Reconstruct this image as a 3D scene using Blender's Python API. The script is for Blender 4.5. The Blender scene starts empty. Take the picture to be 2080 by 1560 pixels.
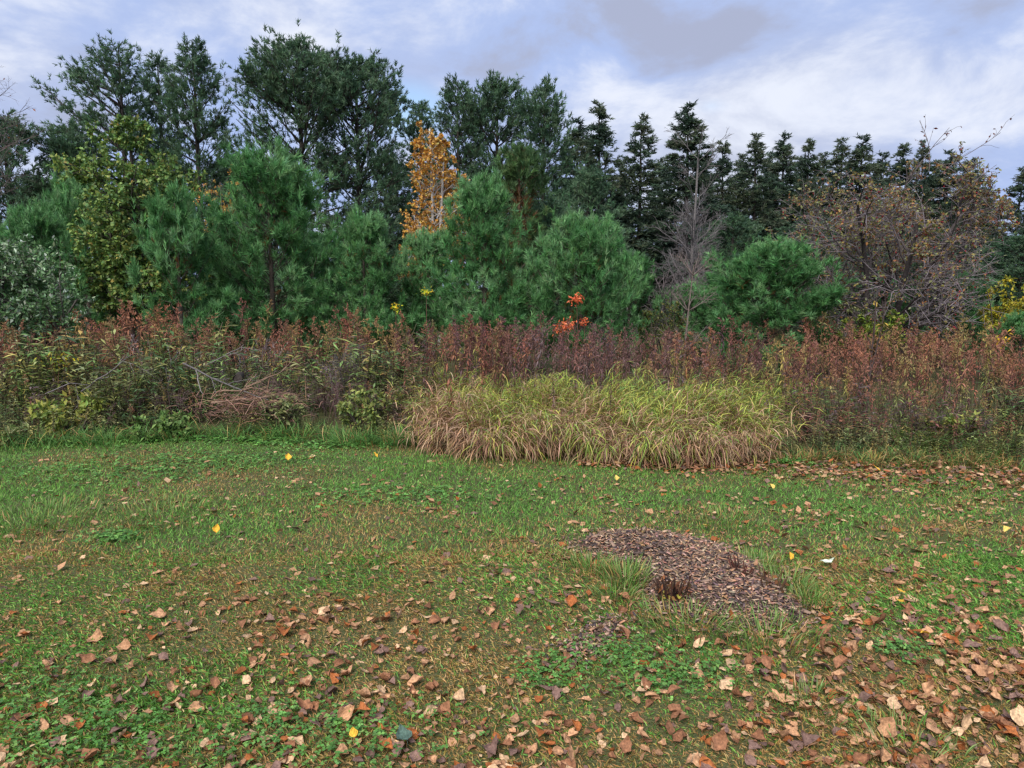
import bpy, math
import numpy as np
from mathutils import Vector
PI = math.pi
sc = bpy.context.scene
C = sc.collection
rng = np.random.default_rng(7)

# ------------------------------------------------------------------ camera
W_, H_, F_ = 2080.0, 1560.0, 1442.0
CAMH, PITCH = 1.60, math.radians(7.5)
cam = bpy.data.cameras.new('camera'); camo = bpy.data.objects.new('camera', cam); C.objects.link(camo)
camo.location = (0, 0, CAMH); camo.rotation_euler = (PI/2 - PITCH, 0, 0)
cam.sensor_fit = 'HORIZONTAL'; cam.angle = 2*math.atan(W_/2/F_); cam.clip_start = 0.05; cam.clip_end = 2000
sc.camera = camo

# ------------------------------------------------------------------ sky
SUN_EL, SUN_AZ = math.radians(45), math.radians(200)      # high, behind the camera, veiled by cloud
world = bpy.data.worlds.new('World'); sc.world = world; world.use_nodes = True
nt = world.node_tree; nt.nodes.clear()
def N(t, **k):
    n = nt.nodes.new(t)
    for a, b in k.items(): setattr(n, a, b)
    return n
def L(a, b): nt.links.new(a, b)
def vmath(op, a, b=None):
    n = N('ShaderNodeVectorMath', operation=op)
    for i, v in enumerate((a, b)):
        if v is None: continue
        if hasattr(v, 'is_linked'): L(v, n.inputs[i])
        else: n.inputs[i].default_value = v
    return n
def m1(op, a, b=None, clamp=False):
    n = N('ShaderNodeMath', operation=op, use_clamp=clamp)
    for i, v in enumerate((a, b)):
        if v is None: continue
        if hasattr(v, 'is_linked'): L(v, n.inputs[i])
        else: n.inputs[i].default_value = v
    return n.outputs[0]
def ramp(fac, stops, interp='EASE'):
    n = N('ShaderNodeValToRGB'); n.color_ramp.interpolation = interp
    e = n.color_ramp.elements
    while len(e) < len(stops): e.new(0.5)
    for x, (p, c) in zip(e, stops): x.position = p; x.color = (*c, 1) if len(c) == 3 else c
    L(fac, n.inputs[0]); return n.outputs[0]
def mixc(f, a, b):
    n = N('ShaderNodeMix', data_type='RGBA')
    if hasattr(f, 'is_linked'): L(f, n.inputs[0])
    else: n.inputs[0].default_value = f
    for i, v in ((6, a), (7, b)):
        if hasattr(v, 'is_linked'): L(v, n.inputs[i])
        else: n.inputs[i].default_value = (*v, 1)
    return n.outputs[2]
tc = N('ShaderNodeTexCoord'); dirv = tc.outputs['Generated']
sky = N('ShaderNodeTexSky', sky_type='NISHITA'); sky.sun_disc = False
sky.sun_elevation = SUN_EL; sky.sun_rotation = SUN_AZ; sky.air_density = 1.0; sky.dust_density = 0.6
sep = N('ShaderNodeSeparateXYZ'); L(dirv, sep.inputs[0])
zz = m1('ADD', m1('MAXIMUM', sep.outputs[2], 0.0), 0.42)                   # cloud sheet seen in perspective
comb = N('ShaderNodeCombineXYZ')
L(m1('DIVIDE', sep.outputs[0], zz), comb.inputs[0]); L(m1('DIVIDE', sep.outputs[1], zz), comb.inputs[1])
def noise(scale, detail, rough, off, dist=0.0):
    mp = N('ShaderNodeMapping'); mp.inputs['Location'].default_value = off; L(comb.outputs[0], mp.inputs[0])
    n = N('ShaderNodeTexNoise'); n.inputs['Scale'].default_value = scale; n.inputs['Detail'].default_value = detail
    n.inputs['Roughness'].default_value = rough; n.inputs['Distortion'].default_value = dist
    L(mp.outputs[0], n.inputs['Vector']); return n.outputs['Fac']
n_big = noise(1.0, 4, 0.5, (3.1, 1.7, 0), 0.35)
def dnoise(scale, detail, rough, off, dist):
    mp = N('ShaderNodeMapping'); mp.inputs['Location'].default_value = off; mp.inputs['Scale'].default_value = (1, 1, 2.0); L(dirv, mp.inputs[0])
    n = N('ShaderNodeTexNoise'); n.inputs['Scale'].default_value = scale; n.inputs['Detail'].default_value = detail
    n.inputs['Roughness'].default_value = rough; n.inputs['Distortion'].default_value = dist
    L(mp.outputs[0], n.inputs['Vector']); return n.outputs['Fac']
n_mid = dnoise(5.2, 9, 0.60, (7.3, 4.4, 2.1), 0.25)
K = 2.5                                                                     # cloud radiance before the 0.1 background strength
def kc(r, g, b): return (r*K, g*K, b*K)
def blob(px, py, sx, sy, edge):                                            # a soft patch of thinner cloud in that direction of the sky
    e = math.radians(0)
    d = Vector((px-W_/2, F_*math.cos(PITCH)+(H_/2-py)*math.sin(PITCH), -F_*math.sin(PITCH)+(H_/2-py)*math.cos(PITCH))).normalized()
    v = vmath('SUBTRACT', dirv, tuple(d)).outputs[0]
    v = vmath('MULTIPLY', v, (1/sx, 1/sx, 1/sy)).outputs[0]
    ln = N('ShaderNodeVectorMath', operation='LENGTH'); L(v, ln.inputs[0])
    return m1('MULTIPLY', m1('SUBTRACT', 1.0, ln.outputs['Value'], True), edge)
base_cloud = mixc(ramp(n_big, [(0.36, (0, 0, 0)), (0.66, (1, 1, 1))]), kc(0.54, 0.70, 1.14), kc(0.70, 0.76, 0.96))
bright = m1('ADD', n_mid, m1('ADD', blob(1830, 210, 0.50, 0.16, 0.10), blob(1350, 225, 0.20, 0.07, 0.13)))
bright = m1('ADD', bright, m1('ADD', blob(1640, 190, 0.20, 0.07, 0.13), blob(100, 40, 0.40, 0.16, 0.10)))
bright = m1('SUBTRACT', bright, blob(1400, 70, 0.40, 0.10, 0.15))
cl = mixc(ramp(bright, [(0.47, (0, 0, 0)), (0.74, (1, 1, 1))]), base_cloud, kc(1.06, 1.12, 1.28))
cl = mixc(ramp(bright, [(0.32, (1, 1, 1)), (0.50, (0, 0, 0))]), cl, kc(0.54, 0.60, 0.82))
gapn = noise(3.0, 5, 0.5, (1.3, 9.2, 0), 0.3)
gap = m1('ADD', m1('MULTIPLY', gapn, 0.35), m1('ADD', blob(830, 225, 0.085, 0.06, 0.75), blob(1445, 215, 0.06, 0.03, 0.30)))
gapf = ramp(gap, [(0.30, (0, 0, 0)), (0.72, (0.85, 0.85, 0.85))])
col = mixc(gapf, cl, vmath('MULTIPLY', sky.outputs[0], (.62, .62, .62)).outputs[0])
bg = N('ShaderNodeBackground'); bg.inputs['Strength'].default_value = 0.10; L(col, bg.inputs[0])
wo = N('ShaderNodeOutputWorld'); L(bg.outputs[0], wo.inputs[0])

# ------------------------------------------------------------------ sun behind cloud, exposure, render
sun = bpy.data.lights.new('sun', 'SUN'); suno = bpy.data.objects.new('sun', sun); C.objects.link(suno)
sun.energy = 1.5; sun.angle = math.radians(32); sun.color = (1.0, 0.97, 0.92)
sd = Vector((math.sin(SUN_AZ)*math.cos(SUN_EL), math.cos(SUN_AZ)*math.cos(SUN_EL), math.sin(SUN_EL)))
suno.rotation_euler = sd.to_track_quat('Z', 'Y').to_euler()
sc.view_settings.view_transform = 'Standard'; sc.view_settings.look = 'None'
sc.view_settings.gamma = 1.0; sc.view_settings.exposure = 1.66; sc.view_settings.use_curve_mapping = False
cy = sc.cycles
sc.render.engine = 'CYCLES'
cy.max_bounces = 6; cy.diffuse_bounces = 4; cy.glossy_bounces = 2; cy.transmission_bounces = 4; cy.transparent_max_bounces = 4
cy.use_denoising = True; cy.denoiser = 'OPENIMAGEDENOISE'; cy.denoising_input_passes = 'RGB_ALBEDO_NORMAL'
try: cy.denoising_prefilter = 'ACCURATE'
except Exception: pass
cy.caustics_reflective = False; cy.caustics_refractive = False
cy.pixel_filter_type = 'BLACKMAN_HARRIS'; cy.filter_width = 1.4

# ------------------------------------------------------------------ pixel of the photograph -> place on the ground / at a distance
def at(px, py, Y):
    d = np.array([px-W_/2, F_*math.cos(PITCH)+(H_/2-py)*math.sin(PITCH), -F_*math.sin(PITCH)+(H_/2-py)*math.cos(PITCH)])
    return np.array([0, 0, CAMH]) + d*(Y/d[1])
def onground(px, py):
    d = np.array([px-W_/2, F_*math.cos(PITCH)+(H_/2-py)*math.sin(PITCH), -F_*math.sin(PITCH)+(H_/2-py)*math.cos(PITCH)])
    return np.array([0, 0, CAMH]) + d*(-CAMH/d[2])

# ------------------------------------------------------------------ numpy helpers
def nrm(v): return v/np.maximum(np.linalg.norm(v, axis=-1, keepdims=True), 1e-9)
def lin(*c): return tuple((x/255/12.92 if x/255 <= 0.04045 else ((x/255+0.055)/1.055)**2.4) for x in c)
_tab = np.random.default_rng(99).random((256, 256))
def vnoise(x, y):
    xi = np.floor(x).astype(int); yi = np.floor(y).astype(int); fx = x-xi; fy = y-yi
    fx = fx*fx*(3-2*fx); fy = fy*fy*(3-2*fy)
    t = lambda a, b: _tab[a % 256, b % 256]
    return (t(xi, yi)*(1-fx)+t(xi+1, yi)*fx)*(1-fy)+(t(xi, yi+1)*(1-fx)+t(xi+1, yi+1)*fx)*fy
def fbm(x, y, o=3):
    s = 0; a = 0.5; t = 0
    for i in range(o):
        s = s+a*vnoise(x*2**i+17*i, y*2**i+5*i); t += a; a *= 0.55
    return s/t
def gz(x, y):                                     # lie of the land: a gently uneven lawn
    x = np.asarray(x, float); y = np.asarray(y, float)
    near = np.clip((14-y)/6, 0, 1)
    return (0.07*(fbm(x*0.55+3, y*0.75+9, 2)-0.5)+0.035*(fbm(x*2.1, y*2.1+4, 2)-0.5))*near

class MB:
    def __init__(s): s.v = []; s.t = []; s.c = []; s.n = 0
    def add(s, v, t, c):
        v = np.asarray(v, np.float32).reshape(-1, 3); t = np.asarray(t, np.int32).reshape(-1, 3)
        c = np.asarray(c, np.float32)
        if c.ndim == 1: c = np.tile(c, (len(v), 1))
        s.v.append(v); s.t.append(t+s.n); s.c.append(c.reshape(-1, 3)); s.n += len(v)
    def mesh(s, name, mat):
        v = np.concatenate(s.v); t = np.concatenate(s.t); c = np.concatenate(s.c)
        me = bpy.data.meshes.new(name)
        me.vertices.add(len(v)); me.vertices.foreach_set('co', v.ravel())
        me.loops.add(len(t)*3); me.loops.foreach_set('vertex_index', t.ravel())
        me.polygons.add(len(t)); me.polygons.foreach_set('loop_start', np.arange(0, len(t)*3, 3, dtype=np.int32))
        me.polygons.foreach_set('loop_total', np.full(len(t), 3, np.int32))
        a = me.color_attributes.new('tint', 'FLOAT_COLOR', 'POINT')
        c4 = np.ones((len(v), 4), np.float32); c4[:, :3] = np.clip(c, 0, 1); a.data.foreach_set('color', c4.ravel())
        me.materials.append(mat); me.update(calc_edges=True); return me
    def build(s, name, mat, parent=None):
        o = bpy.data.objects.new(name, s.mesh(name, mat)); C.objects.link(o)
        if parent: o.parent = parent
        return o
def tag(o, label=None, cat=None, group=None, kind=None):
    if label: o['label'] = label
    if cat: o['category'] = cat
    if group: o['group'] = group
    if kind: o['kind'] = kind
    return o
def empty(name, loc=(0, 0, 0)):
    o = bpy.data.objects.new(name, None); C.objects.link(o); o.location = [float(q) for q in loc]; o.empty_display_size = 0.2; return o
def copy_tree(o, parent=None):
    c = o.copy(); C.objects.link(c); c.parent = parent
    for ch in o.children: copy_tree(ch, c)
    return c

def tubes(mb, polys, radii, sides, color):
    polys = np.asarray(polys, float); n, k, _ = polys.shape
    radii = np.broadcast_to(np.asarray(radii, float), (n, k))
    T = np.empty_like(polys); T[:, 1:-1] = polys[:, 2:]-polys[:, :-2]; T[:, 0] = polys[:, 1]-polys[:, 0]; T[:, -1] = polys[:, -1]-polys[:, -2]
    T = nrm(T); ref = np.where(np.abs(T[:, :1, 2:3]) > 0.9, np.array([1., 0, 0]), np.array([0, 0, 1.]))
    A = nrm(np.cross(T, np.broadcast_to(ref, T.shape))); B = np.cross(T, A)
    th = np.arange(sides)*2*PI/sides
    V = polys[:, :, None, :]+radii[:, :, None, None]*(A[:, :, None, :]*np.cos(th)[None, None, :, None]+B[:, :, None, :]*np.sin(th)[None, None, :, None])
    idx = np.arange(n*k*sides).reshape(n, k, sides); nx = np.roll(idx, -1, axis=2)
    a = idx[:, :-1]; b = nx[:, :-1]; c = nx[:, 1:]; d = idx[:, 1:]
    t = np.concatenate([np.stack([a, b, c], -1).reshape(-1, 3), np.stack([a, c, d], -1).reshape(-1, 3)])
    color = np.asarray(color, float)
    if color.ndim == 2: color = np.repeat(color, k*sides, axis=0)
    mb.add(V.reshape(-1, 3), t, color)
def scatter(mb, tv, tt, P, D, Nn, Ls, Ws, col, tipcol=None):
    """template tv (x across, y along, z up) set down n times"""
    P = np.asarray(P, float); n = len(P)
    if n == 0: return
    tv = np.asarray(tv, float); tt = np.asarray(tt, int); m = len(tv)
    D = nrm(np.asarray(D, float)); S = nrm(np.cross(D, Nn)); U = np.cross(S, D)
    Ls = np.broadcast_to(np.asarray(Ls, float), (n,)); Ws = np.broadcast_to(np.asarray(Ws, float), (n,))
    V = P[:, None]+S[:, None]*(tv[None, :, 0:1]*Ws[:, None, None])+D[:, None]*(tv[None, :, 1:2]*Ls[:, None, None])+U[:, None]*(tv[None, :, 2:3]*Ls[:, None, None])
    t = (tt[None]+(np.arange(n)*m)[:, None, None]).reshape(-1, 3)
    c = np.asarray(col, float)
    if c.ndim == 1: c = np.tile(c, (n, 1))
    cc = np.repeat(c[:, None], m, 1)
    if tipcol is not None:
        f = np.clip(tv[:, 1], 0, 1)[None, :, None]; cc = cc*(1-f)+np.asarray(tipcol, float).reshape(-1, 1, 3)*f
    mb.add(V.reshape(-1, 3), t, cc.reshape(-1, 3))
def rdir(r, n):
    v = r.normal(size=(n, 3)); return nrm(v)
def jit(r, base, n, s=0.2):
    base = np.asarray(base, float)
    return np.clip(base*(1+s*r.normal(size=(n, 1)))*(1+0.35*s*r.normal(size=(n, 3))), 0.002, 0.95)
def pick(r, cols, n, p=None, s=0.18):
    i = r.choice(len(cols), n, p=p); return jit(r, np.asarray(cols)[i], n, s)
TRI = ([(-.5, 0, 0), (.5, 0, 0), (0, 1, 0)], [(0, 1, 2)])
NEED = ([(-.5, .0, 0), (.5, .1, 0), (0, 1, 0)], [(0, 1, 2)])
LEAF = ([(0, 0, 0), (-.5, .45, .06), (0, .5, -.05), (.5, .45, .06), (0, 1, -.06)], [(0, 2, 1), (0, 3, 2), (1, 2, 4), (2, 3, 4)])
LEAF2 = ([(0, 0, 0), (-.5, .5, .04), (.5, .5, .04), (0, 1, -.1)], [(0, 2, 1), (1, 2, 3)])
LANCE = ([(0, 0, 0), (-.5, .35, .02), (.5, .35, .02), (0, 1, -.28)], [(0, 2, 1), (1, 2, 3)])
BLADE = ([(-.5, 0, 0), (.5, 0, 0), (-.4, .55, .0), (.4, .55, .0), (0, 1, -.16)], [(0, 1, 3), (0, 3, 2), (2, 3, 4)])
BLADE2 = ([(-.5, 0, 0), (.5, 0, 0), (.3, .55, .05), (0, 1, -.2)], [(0, 1, 2), (0, 2, 3)])
ARC = ([(-.3, 0, 0), (.3, 0, 0), (-.5, .34, .10), (.5, .34, .10), (-.42, .66, .02), (.42, .66, .02), (0, 1, -.30)],
       [(0, 1, 3), (0, 3, 2), (2, 3, 5), (2, 5, 4), (4, 5, 6)])
def needles(mb, r, P, D, n, length, width, amin, amax, col, axial=0.5, tipc=None):
    P = np.repeat(P, n, 0); A = nrm(np.repeat(D, n, 0)); c = np.repeat(col, n, 0)
    k = len(P); R = rdir(r, k); R = nrm(R-A*np.sum(R*A, -1, keepdims=True))
    an = np.radians(r.uniform(amin, amax, (k, 1))); d = A*np.cos(an)+R*np.sin(an)
    l = length*r.uniform(.7, 1.15, k)
    P = P+A*(r.uniform(-axial, .1, (k, 1))*length)
    c = np.clip(c*(1+.16*r.normal(size=(k, 1))), .002, 1)
    scatter(mb, *NEED, P, d, rdir(r, k), l, width, c, None if tipc is None else c*.6+np.array(tipc)*.4)

# ------------------------------------------------------------------ materials
def plant_mat(name, rough=0.6, trans=0.25, spec=0.25, grain=0.0, gscale=40):
    m = bpy.data.materials.new(name); m.use_nodes = True; t = m.node_tree; t.nodes.clear()
    a = t.nodes.new('ShaderNodeVertexColor'); a.layer_name = 'tint'; colr = a.outputs['Color']
    if grain:
        no = t.nodes.new('ShaderNodeTexNoise'); no.inputs['Scale'].default_value = gscale; no.inputs['Detail'].default_value = 4
        tcx = t.nodes.new('ShaderNodeTexCoord'); t.links.new(tcx.outputs['Object'], no.inputs['Vector'])
        mr = t.nodes.new('ShaderNodeMapRange'); mr.inputs[1].default_value = .3; mr.inputs[2].default_value = .7
        mr.inputs[3].default_value = 1-grain; mr.inputs[4].default_value = 1+grain; t.links.new(no.outputs['Fac'], mr.inputs[0])
        mu = t.nodes.new('ShaderNodeVectorMath'); mu.operation = 'MULTIPLY'
        t.links.new(colr, mu.inputs[0]); t.links.new(mr.outputs[0], mu.inputs[1]); colr = mu.outputs[0]
    p = t.nodes.new('ShaderNodeBsdfPrincipled'); p.inputs['Roughness'].default_value = rough
    p.inputs['Specular IOR Level'].default_value = spec; t.links.new(colr, p.inputs['Base Color'])
    o = t.nodes.new('ShaderNodeOutputMaterial')
    if trans:
        tr = t.nodes.new('ShaderNodeBsdfTranslucent'); t.links.new(colr, tr.inputs['Color'])
        mx = t.nodes.new('ShaderNodeMixShader'); mx.inputs[0].default_value = trans
        t.links.new(p.outputs[0], mx.inputs[1]); t.links.new(tr.outputs[0], mx.inputs[2]); t.links.new(mx.outputs[0], o.inputs[0])
    else: t.links.new(p.outputs[0], o.inputs[0])
    return m
M_NEEDLE = plant_mat('needle', .55, .35, .22)
M_LEAF = plant_mat('leaf', .5, .3, .35)
M_DRY = plant_mat('dry_leaf', .75, .2, .15)
M_GRASS = plant_mat('grass_blade', .55, .3, .25)
M_BARK = plant_mat('bark', .85, 0, .15, .35, 30)
M_FALLEN = plant_mat('fallen_leaf', .7, .12, .2, .42, 7)
M_FALLEN2 = plant_mat('fallen_leaf_mass', .7, .12, .2, .42, 130)
M_CHIP = plant_mat('wood_chip', .85, 0, .15, .3, 80)

def ground_mat():
    m = bpy.data.materials.new('soil_and_thatch'); m.use_nodes = True; t = m.node_tree
    p = t.nodes['Principled BSDF']; p.inputs['Roughness'].default_value = .95; p.inputs['Specular IOR Level'].default_value = .1
    tcx = t.nodes.new('ShaderNodeTexCoord')
    def nz(s, d):
        n = t.nodes.new('ShaderNodeTexNoise'); n.inputs['Scale'].default_value = s; n.inputs['Detail'].default_value = d
        t.links.new(tcx.outputs['Object'], n.inputs['Vector']); return n.outputs['Fac']
    r1 = t.nodes.new('ShaderNodeValToRGB'); e = r1.color_ramp.elements
    e[0].position = .3; e[0].color = (.058, .070, .028, 1); e[1].position = .7; e[1].color = (.15, .13, .06, 1)
    e2 = e.new(.5); e2.color = (.095, .104, .042, 1)
    t.links.new(nz(70, 6), r1.inputs[0]); t.links.new(r1.outputs[0], p.inputs['Base Color'])
    b = t.nodes.new('ShaderNodeBump'); b.inputs['Strength'].default_value = .8; b.inputs['Distance'].default_value = .02
    t.links.new(nz(120, 4), b.inputs['Height']); t.links.new(b.outputs[0], p.inputs['Normal'])
    return m

# ------------------------------------------------------------------ ground: one sheet to the horizon
gx = np.concatenate([np.linspace(-600, -14, 24)[:-1], np.arange(-14, 14.01, .14), np.linspace(14, 600, 24)[1:]])
gy = np.concatenate([np.linspace(-60, 0, 8)[:-1], np.arange(0, 15.01, .14), np.linspace(15, 900, 30)[1:]])
X, Y = np.meshgrid(gx, gy); Z = gz(X, Y)
V = np.stack([X, Y, Z], -1).reshape(-1, 3); ny, nx_ = X.shape
ii = np.arange(ny*nx_).reshape(ny, nx_)
tq = np.concatenate([np.stack([ii[:-1, :-1], ii[:-1, 1:], ii[1:, 1:]], -1).reshape(-1, 3), np.stack([ii[:-1, :-1], ii[1:, 1:], ii[1:, :-1]], -1).reshape(-1, 3)])
mb = MB(); mb.add(V, tq, np.array([.05, .05, .02]))
g = mb.build('ground', ground_mat()); tag(g, kind='structure'); g.data.polygons.foreach_set('use_smooth', np.ones(len(tq), bool))

# edge where the mown lawn stops and the wild field begins
_e = [(-900, 925), (-300, 915), (0, 912), (200, 905), (420, 892), (600, 893), (790, 905), (850, 915), (1000, 940), (1150, 938), (1300, 948), (1500, 948), (1620, 935), (1800, 945), (2080, 958), (2500, 975), (3200, 985)]
_ep = np.array([onground(a, b)[:2] for a, b in _e])
def front(x): return np.interp(x, _ep[:, 0], _ep[:, 1])
def pxof(x, y): return W_/2+F_*x/np.maximum(y, .1)            # rough photo column of a ground point

# mulch bed outline on the lawn
_m = [(1172, 1110), (1225, 1140), (1290, 1150), (1312, 1195), (1335, 1240), (1420, 1255), (1500, 1275), (1560, 1280), (1625, 1270), (1632, 1235), (1590, 1190), (1540, 1150), (1490, 1122), (1420, 1102), (1330, 1089), (1225, 1090)]
_mp = np.array([onground(a, b)[:2] for a, b in _m])
_m2 = [(1146, 1326), (1172, 1344), (1206, 1332), (1232, 1295), (1262, 1272), (1246, 1262), (1218, 1272), (1180, 1298)]
_mp2 = np.array([onground(a, b)[:2] for a, b in _m2])
def inside(poly, x, y):
    r = np.zeros(np.shape(x), bool); n = len(poly)
    for i in range(n):
        x1, y1 = poly[i]; x2, y2 = poly[(i+1) % n]
        cnd = (y1 > y) != (y2 > y)
        r ^= cnd & (x < (x2-x1)*(y-y1)/((y2-y1) if y2 != y1 else 1e-9)+x1)
    return r
def polydist(poly, x, y):
    d = np.full(np.shape(x), 1e9)
    for i in range(len(poly)):
        a = poly[i]; b = poly[(i+1) % len(poly)]; ab = b-a
        t = np.clip(((x-a[0])*ab[0]+(y-a[1])*ab[1])/(ab@ab), 0, 1)
        d = np.minimum(d, np.hypot(x-a[0]-t*ab[0], y-a[1]-t*ab[1]))
    return d
def mound(x, y):
    d = np.where(inside(_mp, x, y), polydist(_mp, x, y), 0)
    return 0.095*(1-np.exp(-d/0.16))

# ================================================================== TREES
def tufted(seed, H, R, base, whorls, per, prof, e_lo, e_hi, curve, tuft, wood, NT, wind=0.0, trunk_r=.12, jitterz=.5, lean=(0, 0), twig_draw=.5):
    """a conifer: tapering trunk, whorled limbs with side twigs, and shoots clothed in needles.  returns wood MB, foliage MB (origin at base)"""
    r = np.random.default_rng(seed); wb = MB(); fb = MB()
    zs = np.linspace(0, 1, 9)
    wob = np.cumsum(r.normal(0, .012*H/6, (9, 2)), 0)*zs[:, None]
    tr = np.stack([wob[:, 0]+lean[0]*zs, wob[:, 1]+lean[1]*zs, zs*H*.985], -1)
    tubes(wb, tr[None], (trunk_r*(1-zs)**.8+.012)[None], 7, wood)
    def tpos(z): return np.array([np.interp(z, tr[:, 2], tr[:, 0]), np.interp(z, tr[:, 2], tr[:, 1]), z])
    bp = []; br = []; Q = []; TD = []; TL = []; BD = []
    for i in range(whorls):
        t = (i+r.uniform(-.3, .3))/whorls; t = min(max(t, 0), .985)
        z0 = H*(base+(1-base)*t); nb = per+r.integers(-1, 2); a0 = r.uniform(0, 2*PI)
        for j in range(nb):
            az = a0+j*2*PI/nb+r.normal(0, .25); hd = np.array([math.cos(az), math.sin(az), 0])
            e = math.radians(e_lo+(e_hi-e_lo)*t+r.normal(0, 6))
            Lb = R*prof(t)*r.uniform(.62, 1.1)*(1-wind*hd[0])/max(.45, math.cos(e))
            if Lb < .05: continue
            s = np.linspace(0, 1, 5)[:, None]
            b0 = tpos(z0+r.uniform(-jitterz, jitterz)*H*(1-base)/whorls*.5)
            path = b0+hd*(Lb*math.cos(e)*s)+np.array([0, 0, 1])*(Lb*(math.sin(e)*s+curve*s*s))
            path += np.cumsum(r.normal(0, .02*Lb, (5, 3)), 0)*s
            zlim = H*(1-.09*r.random()**1.5-.22*(1-t)); rise = path[-1, 2]-path[0, 2]
            if path[-1, 2] > zlim and rise > 0: path[:, 2] = path[0, 2]+(path[:, 2]-path[0, 2])*max(zlim-path[0, 2], .05)/rise
            bp.append(path); br.append(np.linspace(1, .22, 5)*max(.007, .015*Lb**.8*trunk_r/.12))
            nt_ = int(4+Lb*3.5); ss = np.sort(r.uniform(tuft.get('in0', .18), 1, nt_))**.8; ss[-1] = .98
            q = np.stack([np.interp(ss, s[:, 0], path[:, c]) for c in range(3)], -1)
            bd = nrm(path[-1]-path[-2]); sd_ = nrm(np.cross(bd, [0, 0, 1]))
            sg = np.where(np.arange(nt_) % 2, 1, -1)*r.uniform(.45, 1.1, nt_)
            td = nrm(bd+sd_*sg[:, None]+np.array([0, 0, 1])*r.normal(.15, .3, (nt_, 1)))
            tl = Lb*(.14+.34*(1-ss))*r.uniform(.6, 1.25, nt_)+.10
            Q.append(q); TD.append(td); TL.append(tl); BD.append(np.tile(bd, (nt_, 1)))
    Q = np.concatenate(Q); TD = np.concatenate(TD); TL = np.concatenate(TL); BD = np.concatenate(BD)
    tubes(wb, np.array(bp), np.array(br), 4, wood)
    kk = r.random(len(Q)) < twig_draw
    tubes(wb, np.stack([Q[kk], Q[kk]+TD[kk]*TL[kk][:, None]], 1), np.array([[.006, .003]])*(1+trunk_r*5), 3, wood)
    m_ = tuft.get('clus', 1); NC = NT//m_; w_ = TL+.12; i = r.choice(len(Q), NC, p=w_/w_.sum()); u = r.uniform(tuft.get('u0', .25), 1.05, NC)[:, None]
    P0 = Q[i]+TD[i]*TL[i][:, None]*u+r.normal(0, 1, (NC, 3))*(tuft.get('scat', .05)+.06*TL[i][:, None])
    D0 = nrm(TD[i]*.8+BD[i]*.6+np.array([0, 0, tuft['up']])+r.normal(0, .25, (NC, 3)))
    D = nrm(np.repeat(D0, m_, 0)+r.normal(0, tuft.get('fan', .3), (NC*m_, 3))); P = np.repeat(P0, m_, 0)+D*(tuft['len']*r.uniform(.1, 1.1, (NC*m_, 1)))
    if tuft.get('candle'):
        bpa = np.array(bp); tips = bpa[:, -1]; up_ = tips[:, 2] > H*.42; tips = tips[up_]; nc = 4; nk = len(tips)
        cp = np.repeat(tips, nc, 0)+np.tile(np.linspace(0, tuft['candle'], nc), nk)[:, None]*np.array([0, 0, 1.])*r.uniform(.6, 1.3, (nk*nc, 1)); cd = np.array([0, 0, 1.])+.25*np.repeat(nrm(bpa[up_, -1]-bpa[up_, -2]), nc, 0)+r.normal(0, .1, (nk*nc, 3))
        P = np.concatenate([P, cp]); D = np.concatenate([D, cd])
    nl = 10; ul = r.uniform(.88, .985, nl)
    P = np.concatenate([P, np.array([tpos(H*q) for q in ul])+r.normal(0, .015, (nl, 3))]); D = nrm(np.concatenate([D, np.array([[0, 0, 1.]]*nl)+r.normal(0, .25, (nl, 3))]))
    cols = np.asarray(tuft['cols'])
    nz_ = fbm(P[:, 0]*1.1+P[:, 2]*.9+seed, P[:, 1]*1.1-P[:, 2]*.7, 2)
    ci = np.clip((nz_-.2)/.6*len(cols)+r.normal(0, .7, len(P)), 0, len(cols)-1).astype(int)
    c = jit(r, cols[ci], len(P), .2)
    if tuft.get('brown'):                                     # old inner needles gone brown
        rad = np.hypot(P[:, 0], P[:, 1])/(R+1e-6)
        mk = (rad < .5) & (r.random(len(P)) < tuft['brown']) & (P[:, 2] < .8*H); c[mk] = jit(r, lin(112, 74, 44), mk.sum(), .2)
    needles(fb, r, P, D, tuft['n'], tuft['len'], tuft['w'], tuft['a0'], tuft['a1'], c, tuft.get('ax', .6), tuft.get('tipc'))
    return wb, fb
def set_tree(name, wb, fb, loc, mats=(None, None), trunkname='trunk', crownname='crown'):
    e = empty(name, loc)
    wb.build(trunkname, mats[0] or M_BARK, e)
    if fb is not None: fb.build(crownname, mats[1] or M_NEEDLE, e)
    return e
def base_at(px, Y): return np.array([(px-W_/2)/F_*(Y*math.cos(PITCH)+CAMH*math.sin(PITCH)), Y, 0.0])
def top_h(py, Y): return float(at(1040, py, Y)[2])

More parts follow.
